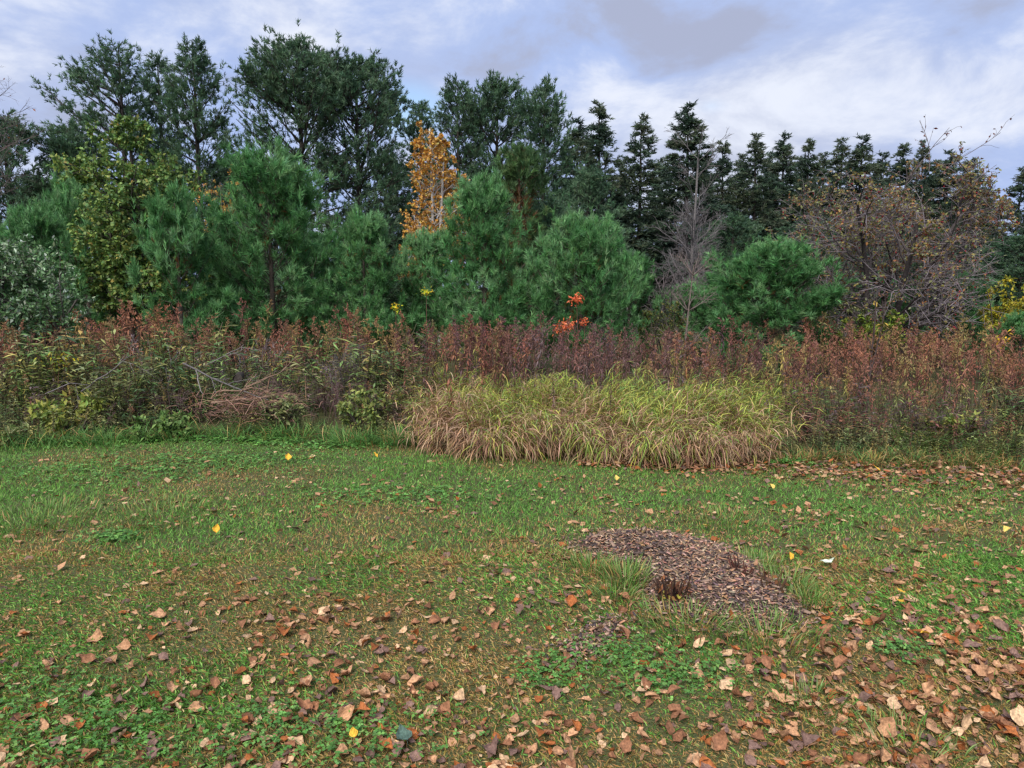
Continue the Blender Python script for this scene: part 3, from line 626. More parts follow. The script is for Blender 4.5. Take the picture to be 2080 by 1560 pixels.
for px_b, Yb, rx_, ty, sd_b, cols_, n_b, sz_, lab_ in (
    (745, 7.75, .34, 790, 140, [lin(134, 146, 76), lin(152, 158, 84), lin(110, 128, 70)], 1100, .06, 'round-leaved yellow-green shrub at the left end of the arching grass'),
    (150, 7.75, .40, 800, 141, [lin(140, 150, 70), lin(118, 138, 66), lin(160, 158, 76)], 900, .085, 'clump of yellow-green weeds at the lawn edge on the far left'),
    (575, 7.9, .30, 800, 142, [lin(138, 142, 90), lin(116, 128, 78), lin(150, 150, 100)], 800, .06, 'pale grey-green weed clump just right of the brush pile'),
    (330, 7.5, .34, 835, 143, [lin(112, 144, 76), lin(130, 156, 84), lin(96, 126, 68)], 700, .075, 'low green weed clump in front of the brush pile, at its left'),
    (25, 7.3, .22, 872, 144, [lin(150, 156, 100), lin(128, 142, 88), lin(168, 166, 112)], 400, .09, 'small pale leafy plant in the left corner of the lawn edge'),
    (1920, 7.0, .36, 830, 145, [lin(132, 144, 70), lin(150, 152, 76), lin(108, 126, 64)], 900, .055, 'yellow-green leafy shrub at the lawn edge right of the thin sapling'),
    (1745, 7.1, .26, 860, 146, [lin(128, 134, 90), lin(110, 118, 78), lin(142, 142, 100)], 600, .05, 'dull green weed clump at the lawn edge below the thin sapling')):
    bush('weed_clump', px_b, Yb, rx_, max(.2, top_h(ty, Yb)), sd_b, cols_, n_b, sz_, .45, lab_, 'weeds', stems=6)
# thin bare sapling standing in the field in front of the crabapple
r = np.random.default_rng(130); Yd = 8.6; hs = top_h(612, Yd)
lv = grow(r, [[0, 0, 0], [0, 0, .45]], [[.03, 0, 1], [.22, 0, 1]], [hs, hs*.7], [.014, .011], [dict(n=7, ang=(15, 35), ratio=.22, s0=.45, wob=.04, rmin=.003), dict()])
wbx = wood_of(lv, np.array([.07, .05, .045])); lb = leafage(r, lv, 14, .07, .6, [lin(190, 150, 60), lin(120, 110, 60)])
e = empty('bare_sapling', base_at(1758, Yd)); wbx.build('stem', M_BARK, e); lb.build('leaves', M_LEAF, e); tag(e, 'thin dark bare sapling standing in the goldenrod before the crabapple', 'sapling')

# orange sumac and yellow sprigs
def sprig(name, px, py, Yd, n, size, cols, label, cat, spread=.07, base_py=None):
    r = np.random.default_rng(int(px+py)); n = int(n*1.7); b = base_at(px, Yd); top = at(px, py, Yd); e = empty(name, (b[0], b[1], 0)); hz = float(top[2])
    mb = MB(); tubes(mb, np.array([[[0, 0, 0], [.02, 0, hz*.5], [top[0]-b[0], 0, hz]]]), np.array([[.007, .006, .003]]), 4, np.array([.16, .08, .06])); mb.build('stem', M_BARK, e)
    P = np.array([top[0]-b[0], 0, hz])+r.normal(0, spread, (n, 3))*[1, 1, .8]; mb = MB(); D = nrm(rdir(r, n)+[0, 0, -.5])
    scatter(mb, *LANCE, P, D, rdir(r, n), size*.62*r.uniform(.7, 1.2, n), size*.24, pick(r, cols, n)); mb.build('leaves', M_LEAF, e); tag(e, label, cat)
OR = [lin(225, 115, 70), lin(210, 95, 55), lin(235, 140, 90)]
sprig('sumac_sapling', 1171, 606, 12.0, 60, .10, OR, 'tallest orange sumac sprig, alone on a thin stem before the round pine', 'sumac', .055)
sprig('sumac_sapling', 1153, 660, 11.6, 70, .10, OR, 'widest orange sumac sprig above the dark goldenrod', 'sumac', .07)
sprig('sumac_sapling', 1186, 652, 11.7, 34, .09, OR, 'small orange sumac sprig just right of the widest one', 'sumac', .045)
sprig('sumac_sapling', 1133, 668, 11.4, 26, .09, OR, 'lowest orange sumac sprig, left of the widest one', 'sumac', .045)
YL = [lin(210, 205, 50), lin(185, 195, 50), lin(225, 190, 50)]
sprig('yellow_sapling', 866, 592, 11.6, 34, .08, YL, 'thin stem topped with bright yellow leaves before the big round pine', 'sapling', .045)
sprig('yellow_sapling', 804, 624, 11.0, 26, .08, YL, 'short yellow-green sprig near the middle of the goldenrod edge', 'sapling', .04)
sprig('yellow_sapling', 2036, 690, 9.0, 14, .10, [lin(235, 195, 50)], 'sprig of large yellow leaves above the goldenrod at the right edge', 'sapling', .06)
sprig('yellow_vine', 120, 728, 8.6, 30, .09, [lin(200, 190, 50), lin(215, 180, 50), lin(150, 165, 60)], 'yellowing vine sprig on the weeds at far left', 'vine', .09)

# ================================================================== THE WILD FIELD
def goldenrod_tmpl(seed, leaves=40, plume=11, low=False):
    """unit-height plant: stem, drooping withered leaves up its length, and a pointed seed plume"""
    r = np.random.default_rng(seed); st = MB(); lf = MB(); pl = MB(); cw = np.array([1., 1, 1])
    bend = r.normal(0, .06, 2); zs = np.array([.0, .5, 1.]); path = np.stack([bend[0]*zs**2, bend[1]*zs**2, zs*.93], -1)
    tubes(st, path[None], np.array([[.0045, .0038, .002]]), 3, cw)
    n = leaves; z = r.uniform(.45 if low else .18, .9, n); az = r.uniform(0, 2*PI, n); P = np.stack([bend[0]*z**2, bend[1]*z**2, z*.93], -1)
    D = np.stack([np.cos(az), np.sin(az), r.uniform(-1.9, .5, n)], -1)
    scatter(lf, *LANCE, P, D, nrm(rdir(r, n)*.5+[0, 0, 1]), r.uniform(.045, .09, n), r.uniform(.009, .017, n), np.clip(r.normal(1, .2, (n, 1)), .5, 1.6)*cw)
    for i in range(plume):
        a = r.uniform(0, 2*PI); zb = .72+.25*(i+r.random())/plume; l = (.105-.085*(zb-.72)/.25)*r.uniform(.8, 1.2); k = 8; u = r.uniform(.05, 1, k)
        b_ = np.array([bend[0]*zb**2, bend[1]*zb**2])
        hp = np.stack([b_[0]+np.cos(a)*l*u, b_[1]+np.sin(a)*l*u, zb*.96+l*(1.1*u-.5*u*u)], -1)+r.normal(0, .005, (k, 3))
        scatter(pl, *TRI, hp, nrm(rdir(r, k)*.8+[math.cos(a)*.5, math.sin(a)*.5, .8]), rdir(r, k), r.uniform(.018, .036, k), .012, np.clip(r.normal(1, .2, (k, 1)), .5, 1.6)*cw)
    return st, lf, pl
def weed_tmpl(seed, n=22, ln=.125, wd=.026):
    r = np.random.default_rng(seed); st = MB(); lf = MB(); cw = np.array([1., 1, 1]); b = r.normal(0, .1, 2); zs = np.array([0, .5, 1.])
    tubes(st, np.stack([b[0]*zs**2, b[1]*zs**2, zs*.95], -1)[None], np.array([[.006, .005, .003]]), 3, cw)
    z = r.uniform(.15, 1, n)**.8; az = r.uniform(0, 2*PI, n); P = np.stack([b[0]*z**2, b[1]*z**2, z*.95], -1)
    scatter(lf, *LEAF2, P, np.stack([np.cos(az), np.sin(az), r.uniform(-.5, .7, n)], -1), nrm(rdir(r, n)*.4+[0, 0, 1]), ln*r.uniform(.6, 1.2, n), wd*r.uniform(.7, 1.2, n), np.clip(r.normal(1, .2, (n, 1)), .5, 1.7)*cw)
    return st, lf
def aster_tmpl(seed):
    r = np.random.default_rng(seed); st = MB(); lf = MB(); cw = np.array([1., 1, 1])
    lv = grow(r, [[0, 0, 0]], [[r.normal(0, .1), r.normal(0, .1), 1]], [.8], [.005], [dict(n=12, ang=(25, 55), ratio=.38, s0=.35, rmin=.0025, up=.1), dict(n=3, ang=(20, 60), ratio=.5, rmin=.0022), dict()], kpts=3)
    for p, rd in lv: tubes(st, p, rd, 3, cw)
    P, T = twig_points(r, lv, 46); scatter(lf, *TRI, P, rdir(r, 46), rdir(r, 46), r.uniform(.014, .03, 46), .014, np.clip(r.normal(1, .25, (46, 1)), .4, 1.8)*cw)
    return st, lf
def plant(mb, parts, pos, h, rot, cols, tilt=(0, 0), wide=1.):
    c, s = math.cos(rot), math.sin(rot)
    for p, col in zip(parts, cols):
        v = np.concatenate(p.v); t = np.concatenate(p.t); cc = np.concatenate(p.c)
        x = (v[:, 0]*c-v[:, 1]*s)*h*wide+tilt[0]*v[:, 2]*h; y = (v[:, 0]*s+v[:, 1]*c)*h*wide+tilt[1]*v[:, 2]*h
        mb.add(np.stack([x+pos[0], y+pos[1], v[:, 2]*h+pos[2]], -1), t, cc*np.asarray(col))
GT = [goldenrod_tmpl(200+i) for i in range(7)]; GTB = [goldenrod_tmpl(220+i, 17, 10, True) for i in range(7)]
WT = [weed_tmpl(240+i) for i in range(6)]; AT = [aster_tmpl(260+i) for i in range(5)]
RUST = [lin(140, 92, 78), lin(118, 78, 72), lin(152, 104, 80), lin(100, 72, 72), lin(156, 114, 88)]
PURP = [lin(112, 90, 90), lin(126, 98, 94), lin(100, 82, 84)]
YGRN = [lin(150, 142, 80), lin(130, 130, 76), lin(162, 142, 82), lin(116, 120, 72)]
LGRN = [lin(92, 122, 66), lin(116, 138, 76), lin(78, 106, 62), lin(140, 146, 80), lin(156, 160, 106)]
ASTR = [lin(134, 120, 122), lin(116, 104, 108), lin(146, 134, 130)]
r = np.random.default_rng(300)
gmb = MB(); wmb = MB(); singles = []
def cjit(c, s=.22): return tuple(np.clip(np.array(c)*(1+s*r.normal())*(1+.06*r.normal(size=3)), .004, .9))
def field_point(px, Yp): return (px-W_/2)/F_*Yp
# rows of goldenrod from the back forward
npts = 3600
yy = 6.2+(14.2-6.2)*r.random(npts)**.85; xx = r.uniform(-.86, .86, npts)*yy
dy = yy-front(xx); px = pxof(xx, yy)
for x, y, d, p in zip(xx, yy, dy, px):
    if d < .05: continue
    nzv = float(fbm(np.array([x*.9+4]), np.array([y*.9]), 3)[0]); side = (p-1040)/1040
    pos = (x, y, float(gz(x, y)))
    tl = (r.normal(0, .11), r.normal(0, .09)); rot = r.uniform(0, 6.28)
    if p < 810:                                                     # left: weeds in front, goldenrod behind
        if d < 2.3:
            if r.random() < .12: continue
            if d < .15 and r.random() < .6: continue
            hmax = .30+.30*d; u = float(np.clip(.5+(float(fbm(np.array([x*1.5+21]), np.array([y*1.5+3]), 2)[0])-.5)*2.6+r.normal(0, .16), 0, .999)); u = 1-u
            asterz = 300 < p < 800 and d > 1.3
            if asterz and r.random() < .6: plant(gmb, AT[r.integers(5)], pos, hmax*1.1*r.uniform(.8, 1.15), rot, [cjit(ASTR[r.integers(3)])]*2, tl); continue
            if u < .60: c = cjit(LGRN[r.integers(5)]); plant(wmb, WT[r.integers(6)], pos, hmax*r.uniform(.7, 1.15), rot, [cjit((.10, .08, .05)), c], tl)
            elif u < .72: c = cjit(YGRN[r.integers(4)]); plant(gmb, GT[r.integers(7)], pos, hmax*r.uniform(.8, 1.2), rot, [cjit((.10, .07, .05)), c, cjit(RUST[4])], tl)
            else: c = cjit(PURP[r.integers(3)]); plant(gmb, AT[r.integers(5)], pos, hmax*r.uniform(.8, 1.2), rot, [c, cjit(PURP[r.integers(3)])], tl)
            continue
        if y > 12.6: continue
        h = (1.03+.6*(nzv-.5)*2)*r.uniform(.62, 1.22)
        c = cjit(RUST[r.integers(5)], .24) if r.random() < .58 else cjit(YGRN[r.integers(4)]) if nzv > .45 else cjit(PURP[r.integers(3)])
        singles.append((y, pos, h, rot, tl, cjit((.12, .075, .05)), c, tuple(np.clip(.45*np.array(c)+.55*np.array(cjit(RUST[r.choice([0, 2, 4])], .22)), 0, 1)), 'rust'))
    elif p < 1600:
        back = (1.75+.9*(nzv-.5)) if p < 1500 else 1.75-(p-1500)/100*1.0
        if (d < back and not (d > .7 and r.random() < .10)) or y > 12.8: continue
        h = (.92 if p < 1100 else .82)*(1+.5*(nzv-.5)*2)*r.uniform(.62, 1.24)
        u = r.random()
        if 1050 < p < 1310: c = cjit(PURP[r.integers(3)]) if u < .8 else cjit(RUST[r.integers(5)])
        else: c = cjit(RUST[r.integers(5)]) if u < .55 else cjit(PURP[r.integers(3)]) if u < .78 else cjit(YGRN[r.integers(4)])
        singles.append((y, pos, h, rot, tl, cjit((.11, .07, .05)), c, tuple(np.clip(.6*np.array(c)+.4*np.array(cjit(RUST[r.choice([0, 1, 3])], .22)), 0, 1)), 'dark'))
    else:
        if y > 13 or (d < .2 and r.random() < .5): continue
        h = min(.40+.30*d, .86)*(1+.5*(nzv-.5)*2)*r.uniform(.62, 1.25); u = r.random(); yel = np.interp(d, [0, .8, 2.2, 4], [.75, .62, .28, .12])+.5*(nzv-.5)
        if d < 1.0 and u < .25: plant(wmb, WT[r.integers(6)], pos, h*.8, rot, [cjit((.10, .08, .05)), cjit(LGRN[r.integers(5)])], tl); continue
        c = cjit(YGRN[r.integers(4)]) if u < yel else cjit(RUST[r.integers(5)])
        singles.append((y, pos, h, rot, tl, cjit((.10, .065, .05)), c, tuple(np.clip(.5*np.array(c)+.5*np.array(cjit(RUST[r.choice([0, 2, 4])], .22)), 0, 1)), 'right'))
for _ in range(1700):
    p = r.uniform(-60, 850) if r.random() < .66 else r.uniform(1580, 2140); d = r.random()**1.1*(2.5 if p < 900 else 1.3)+.04; x = (p-1040)/F_*7.6; x = (p-1040)/F_*(front(x)+d); y = front(x)+d
    nzv = float(fbm(np.array([x*1.1+9]), np.array([y*1.1]), 3)[0]); pos = (x, y, float(gz(x, y))); hm = ((.26 if p < 900 else .34)+.30*d)*(1+.7*(nzv-.5)*2)*r.uniform(.6, 1.15)
    tn = float(fbm(np.array([x*1.5+21]), np.array([y*1.5+3]), 2)[0])
    if d > .45 and tn < .47 and p < 690 and r.random() < .85: continue
    cs_ = LGRN if r.random() < .75 else YGRN
    c = cjit(cs_[r.integers(len(cs_))] if nzv > .46 or d < .5 or r.random() < .35 else (PURP if r.random() < .6 else RUST)[r.integers(3)], .28)
    plant(wmb, WT[r.integers(6)], pos, max(hm, .16)*(1.0 if d > .5 else .75), r.uniform(0, 6.28), [cjit((.12, .10, .06)), c], (r.normal(0, .25), r.normal(-.12, .25)), r.uniform(1.1, 1.8))
# the 240 goldenrods that show largest stand as single plants, the rest is one mass
singles.sort(key=lambda q: q[0])
def vis_score(q):
    y, pos, h, rot, tl, a, b, c, z = q
    return (h/y)*(1.35 if z == 'right' and y < 8 else 1.0)+r.random()*.02
order = sorted(range(len(singles)), key=lambda i: -vis_score(singles[i])); cnt = {}; top = set()
for i in order:
    z = singles[i][8]; cnt[z] = cnt.get(z, 0)+1
    if cnt[z] <= {'rust': 90, 'dark': 70, 'right': 110}[z] and abs(pxof(singles[i][1][0], singles[i][0])-1040) < 1010: top.add(i)
def glab(pos, z, c):
    p = pxof(pos[0], pos[1]); look = 'yellow-green' if c[1] > c[0]*.82 else ('dark purplish-brown' if c[0] < .17 else 'rust-brown')
    if z == 'rust': w = 'below the pale shrub at far left' if p < 250 else 'below the small whorled pine' if p < 470 else 'below the large bushy blue-green pine' if p < 680 else 'left of the big round pine, behind the asters'
    elif z == 'dark': w = 'behind the left half of the arching grass' if p < 1060 else 'around the orange sumac' if p < 1260 else 'around the dead sapling behind the arching grass' if p < 1450 else 'behind the right end of the arching grass'
    else:
        f = pos[1]-front(pos[0]); row = 'at the lawn edge' if f < .5 else 'a little behind the lawn edge' if f < 1.1 else 'deep in the field'
        w = row+(' left of the thin sapling' if p < 1740 else ' right of the thin sapling' if p < 1920 else ' by the right edge')
    return f'{look} goldenrod plant {w}'
ggroup = {'rust': 'goldenrods left of the grass patch', 'dark': 'goldenrods behind the grass patch', 'right': 'goldenrods right of the grass patch'}
_gm = {}
def rgbkey(c): return tuple(round(float(q), 2) for q in c)
for i, q in enumerate(singles):
    y, pos, h, rot, tl, cs, cl2, cp, z = q
    if i in top:
        e = empty('goldenrod_plant', pos); e.rotation_euler = (-tl[1], tl[0], rot); e.scale = (h, h, h)
        k = int(r.integers(7))
        for nm, part, colr in (('stem', GT[k][0], cs), ('leaves', GT[k][1], cl2), ('seed_head', GT[k][2], cp)):
            key = (nm, k, rgbkey(colr))
            if key not in _gm:
                m_ = MB(); m_.add(np.concatenate(part.v), np.concatenate(part.t), np.concatenate(part.c)*np.array(colr)); _gm[key] = m_.mesh(nm, M_DRY)
            o = bpy.data.objects.new(nm, _gm[key]); C.objects.link(o); o.parent = e
            if nm != 'stem': o['kind'] = 'stuff'
        gl = glab(pos, z, cl2); tag(e, gl, 'goldenrod', gl.replace(' plant', ' plants'))
    else:
        near = (y-front(pos[0])) < 1.0; plant(gmb, (GT if near else GTB)[r.integers(7)], pos, h, rot, [cs, cl2, cp], tl)
tag(gmb.build('goldenrod_thicket', M_DRY), 'mass of brown dead goldenrod and aster across the field', 'goldenrod', kind='stuff')
tag(wmb.build('weeds', M_LEAF), 'mass of low green and yellowing leafy weeds along the lawn edge', 'weeds', kind='stuff')

# ---- arching grass patch in the middle
r = np.random.default_rng(310); amb = MB()
n = 3900; gx_ = r.uniform(-1.75, 4.1, n); gy_ = front(gx_)+.06+r.random(n)**1.15*2.7
pxx = pxof(gx_, gy_); lim = np.where(gy_-front(gx_) < 1.3, 812+60*(fbm(gy_*3, gy_*2, 2)-.5), 850)
ok = (r.random(n) < np.clip((pxx-lim+50*(fbm(gy_*3, gx_*3, 2)-.3))/70, 0, 1)) & (r.random(n) < np.clip((1650+90*(fbm(gy_*2, gx_, 2)-.5)*2-pxx)/130, 0, 1)); gx_ = gx_[ok]; gy_ = gy_[ok]; n = len(gx_); dd = gy_-front(gx_)
hs = (.33+.08*np.clip(dd, 0, 1.4))*r.uniform(.75, 1.15, n)*(.30+1.4*fbm(gx_*2.2, gy_*2.2, 3)); zz0 = gz(gx_, gy_)
swirl = 2*PI*1.6*fbm(gx_*.8+3, gy_*.8, 2); az = swirl+r.normal(0, .9, n); ln_ = r.uniform(.1, .75, n)
topx = gx_+np.cos(az)*ln_*hs; topy = gy_+np.sin(az)*ln_*hs-.16*np.exp(-dd/.5)*(.3+1.4*fbm(gx_*2.2, gx_*0+7, 2))
stems = np.stack([np.stack([gx_, gy_, zz0], -1), np.stack([(gx_*.6+topx*.4), (gy_*.6+topy*.4), zz0+hs*.55], -1), np.stack([topx, topy, zz0+hs], -1)], 1)
tubes(amb, stems, np.array([[.003, .003, .002]]), 3, pick(r, [lin(150, 130, 75), lin(140, 110, 70)], n))
nl = 12; u = r.uniform(.12, 1.0, (n, nl)); i0 = np.arange(n)[:, None]
Pb = np.where((u < .55)[..., None], stems[i0, 0]+(stems[i0, 1]-stems[i0, 0])*(u/.55)[..., None], stems[i0, 1]+(stems[i0, 2]-stems[i0, 1])*((u-.55)/.45)[..., None]).reshape(-1, 3)
d2 = np.repeat(dd, nl); u2 = u.ravel(); k = len(Pb); a2 = np.repeat(swirl, nl)+r.normal(0, 1.1, k)
D = np.stack([np.cos(a2), np.sin(a2)-1.0*np.exp(-d2/.35), np.where(u2 > .8, .65, .35)+r.normal(0, .4, k)-.75*np.exp(-d2/.3)], -1)
dryp = np.clip(.66-.34*d2/1.0+.45*(.75-u2)+1.9*(fbm(Pb[:, 0]*1.5, Pb[:, 1]*1.5+3, 3)-.5)+.35*np.exp(-np.maximum(pxof(Pb[:, 0], Pb[:, 1])-830, 0)/160), .06, .92); dry = r.random(k) < dryp
GR = [lin(146, 168, 76), lin(178, 186, 84), lin(118, 148, 80), lin(192, 188, 96)]; DR = [lin(188, 150, 118), lin(164, 128, 100), lin(206, 172, 136), lin(142, 112, 90)]
c = np.where(dry[:, None], pick(r, DR, k), pick(r, GR, k, [.32, .28, .22, .18]))
scatter(amb, *ARC, Pb, D, nrm(rdir(r, k)*.35+[0, 0, 1]), r.uniform(.09, .27, k), r.uniform(.005, .0105, k), c)
tag(amb.build('arching_grass', M_GRASS), 'patch of tall arching grass, tan in front and yellow-green behind', 'tall grass', kind='stuff')

# ---- brush pile: fallen branches among the weeds, each its own
def stick(name, pts, rad, col, label, cat, twigs=0, seed=0):
    """pts: (px, py, distance) along the branch"""
    r = np.random.default_rng(seed); w = np.array([at(*q) for q in pts]); o = w[0].copy(); w = w-o
    tt = np.linspace(0, 1, 7); s_ = np.linspace(0, 1, len(w)); w = np.stack([np.interp(tt, s_, w[:, c]) for c in range(3)], -1); w[1:-1] += r.normal(0, .008, (5, 3))
    e = empty(name, o); mb = MB(); tubes(mb, w[None], np.linspace(rad, rad*.45, 7)[None]*.72, 6, np.array(col)*.72); mb.build('bough', M_BARK, e)
    if twigs:
        i = r.integers(2, 6, twigs); d = nrm(w[-1]-w[0])+r.normal(0, .6, (twigs, 3)); lv = grow(r, w[i], d, r.uniform(.15, .4, twigs), np.full(twigs, rad*.28), [dict(n=3, ang=(20, 50), ratio=.5, rmin=.003), dict()])
        wood_of(lv, np.array(col), (4, 3)).build('twigs', M_BARK, e)
    tag(e, label, cat)
GRY = (.15, .135, .13)
stick('fallen_branch', [(372, 738, 8.3), (430, 768, 8.1), (495, 795, 7.9), (545, 812, 7.75)], .016, GRY, 'pale grey branch slanting down to the right into the brush pile', 'branch', 5, 1)
stick('fallen_branch', [(165, 795, 7.9), (215, 762, 8.0), (268, 720, 8.2)], .013, (.22, .19, .19), 'long grey branch slanting up to the right in the left weeds', 'branch', 4, 2)
stick('fallen_branch', [(500, 786, 8.0), (545, 766, 8.1), (585, 748, 8.3)], .016, (.26, .17, .12), 'brown branch pointing up to the right out of the brush pile', 'branch', 3, 3)
stick('fallen_branch', [(440, 797, 7.75), (490, 792, 7.8), (545, 786, 7.9)], .016, (.30, .19, .13), 'reddish-brown branch lying level across the brush pile', 'branch', 3, 4)
stick('fallen_branch', [(430, 818, 7.6), (490, 812, 7.6), (548, 806, 7.65)], .015, (.27, .17, .12), 'lowest brown branch at the front of the brush pile', 'branch', 3, 5)
stick('fallen_branch', [(398, 752, 8.0), (402, 780, 7.9), (412, 800, 7.8)], .012, (.26, .23, .21), 'short pale upright stick at the left end of the brush pile', 'branch', 0, 6)
stick('fallen_branch', [(92, 800, 7.7), (140, 778, 7.8), (180, 782, 7.9)], .010, (.24, .21, .21), 'thin bowed grey branch arching over the weeds at left', 'branch', 2, 7)
stick('fallen_branch', [(418, 742, 8.6), (470, 716, 8.8), (495, 700, 9.0)], .011, (.24, .20, .19), 'thin grey branch behind the brush pile', 'branch', 3, 8)
o = at(487, 768, 8.15); e = empty('sawn_log', o); mb = MB(); a_ = np.array([[-.09, .25, .0], [-.02, .0, 0], [.0, -.06, .0]]); tubes(mb, a_[None]*1.0, np.array([[.05, .05, .052]]), 10, np.array([.045, .035, .03])); mb.build('bark', M_BARK, e)
mb = MB(); th = np.linspace(0, 2*PI, 11)[:-1]; mb.add(np.concatenate([[[0, -.062, 0]], np.stack([.05*np.cos(th), 0*th-.062, .05*np.sin(th)], -1)]), [(0, i+1, (i+1) % 10+1) for i in range(10)], np.array([.05, .04, .035])); mb.build('cut_end', M_BARK, e)
tag(e, 'short dark sawn log lying on the brush pile', 'log')
r = np.random.default_rng(320); n = 420; mb = MB(); P = np.stack([r.normal(0, .26, n), r.normal(0, .16, n), .10+.30*r.random(n)], -1)+[at(500, 800, 7.8)[0], 7.85, .06]; D = np.stack([r.normal(0, 1, n), r.normal(0, .8, n), r.normal(0, .35, n)], -1)
L3 = r.uniform(.08, .30, n); pl_ = np.stack([P, P+nrm(D)*L3[:, None]*.5+[0, 0, .02], P+nrm(D)*L3[:, None]], 1); tubes(mb, pl_, np.array([[.004, .0035, .002]]), 3, pick(r, [lin(132, 98, 82), lin(108, 82, 74), lin(150, 118, 100)], n))
tag(mb.build('brush_twigs', M_BARK), 'heap of dry reddish-brown twigs in the brush pile', 'twigs', kind='stuff')

# ================================================================== LAWN
r = np.random.default_rng(400)
def dryness(x, y):
    d = .33+2.0*(fbm(x*1.0+2, y*1.5+7, 3)-.5)+np.clip((4.8-y)/2.2, 0, 1)*.58+np.clip(x/4, 0, 1)*.08
    for a, b, s, k in ((370, 1005, .55, .45), (400, 1200, .45, .35), (640, 1330, .5, .25), (980, 1330, .6, .22), (1060, 1060, .6, .22)):
        q = onground(a, b); d = d+k*np.exp(-((x-q[0])**2+(y-q[1])**2)/s**2)
    for a, b, s, k in ((300, 940, 1.3, .25), (900, 970, 1.2, .2), (1330, 1330, .45, .35), (1480, 1400, .5, .2), (60, 1060, .8, .3), (250, 1500, .45, .25)):
        q = onground(a, b); d = d-k*np.exp(-((x-q[0])**2+(y-q[1])**2)/s**2)
    return np.clip(d, .03, .93)
GG = [lin(98, 148, 60), lin(118, 164, 72), lin(84, 130, 56), lin(138, 174, 86)]
GD = [lin(178, 144, 90), lin(154, 118, 72), lin(196, 164, 112), lin(164, 146, 78)]
def lawn(n, y0, y1, tmpl, h0, h1, w0, w1, dens_pow):
    y = y0+(y1-y0)*r.random(n)**dens_pow; x = r.uniform(-.80, .80, n)*(y+.35)
    ok = (y < front(x)+.25) & ~(inside(_mp, x, y) & (polydist(_mp, x, y) > .14*fbm(x*9, y*9, 2)**1.5)) & ~(inside(_mp2, x, y) & (r.random(n) < .25)); x = x[ok]; y = y[ok]; n = len(x)
    d = dryness(x, y); dry = r.random(n) < d; tall = fbm(x*1.6+30, y*1.6, 2)
    az = r.uniform(0, 2*PI, n); lean = r.uniform(.2, 2.4, n)*(1+.3*dry)
    D = np.stack([np.cos(az)*lean, np.sin(az)*lean, np.ones(n)], -1)
    h = r.uniform(h0, h1, n)*(.65+.7*tall)*np.where(dry, .8, 1.0)
    c = np.where(dry[:, None], pick(r, GD, n, [.3, .3, .15, .25]), pick(r, GG, n, [.34, .26, .26, .14]))
    lightness = (.85+.3*fbm(x*2.3, y*2.3+50, 2))[:, None]
    scatter(lmb, *tmpl, np.stack([x, y, gz(x, y)-.002], -1), D, nrm(np.stack([np.cos(az+.5*PI*r.choice([-1, 1], n))*0, 0*az, np.ones(n)], -1)+rdir(r, n)*.5), h, r.uniform(w0, w1, n), c*lightness)
lmb = MB()
lawn(135000, 1.95, 4.2, BLADE2, .014, .042, .0024, .0044, 1.0)
lawn(140000, 4.0, 7.4, TRI, .02, .052, .005, .009, 1.0)
# longer tufts: round the mulch bed, the lawn edge and here and there
def tuft_at(cx, cy, n, rad, h, cols, dryf=.15, lean=.6, w=.004):
    a = r.uniform(0, 2*PI, n); q = rad*np.sqrt(r.random(n)); x = cx+q*np.cos(a); y = cy+q*np.sin(a)
    D = np.stack([np.cos(a)*lean*r.uniform(.2, 1.3, n), np.sin(a)*lean*r.uniform(.2, 1.3, n), np.ones(n)], -1)
    dry = r.random(n) < dryf; c = np.where(dry[:, None], pick(r, GD, n), pick(r, cols, n))
    scatter(lmb, *ARC, np.stack([x, y, gz(x, y)], -1), D, nrm(rdir(r, n)*.4+[0, 0, 1]), h*r.uniform(.5, 1.15, n), w*r.uniform(.7, 1.2, n), c)
TG = [lin(90, 128, 52), lin(112, 142, 70), lin(128, 148, 86)]
for a, b, n_, rad, h in ((1270, 1185, 300, .13, .13), (1250, 1215, 120, .12, .09), (1530, 1150, 240, .16, .10), (1600, 1190, 240, .15, .11), (1640, 1225, 200, .14, .10), (1400, 1275, 300, .24, .10), (1560, 1300, 260, .22, .11), (1200, 1160, 160, .14, .11),
                      (1860, 920, 420, .20, .34), (2000, 930, 260, .2, .26), (1840, 1530, 200, .2, .075), (1650, 1440, 140, .15, .07), (60, 1062, 700, .45, .09), (330, 1050, 400, .4, .08), (1480, 1065, 200, .25, .09)):
    q = onground(a, b); tuft_at(q[0], q[1], n_, rad, h, TG, .15, .6, .0045)
xs_ = r.uniform(-6.6, 6.6, 210)
for x in xs_:
    p_ = pxof(x, front(x)); 
    if 820 < p_ < 1600: continue
    tuft_at(x, front(x)+r.uniform(-.12, .25), 34, .14, .24 if p_ < 820 else .18, [lin(92, 136, 66), lin(112, 150, 76), lin(78, 118, 60)], .12 if p_ < 820 else .5, 1.0, .006)
tag(lmb.build('grass', M_GRASS), 'mown autumn lawn of green and dry grass blades', 'grass', kind='stuff')

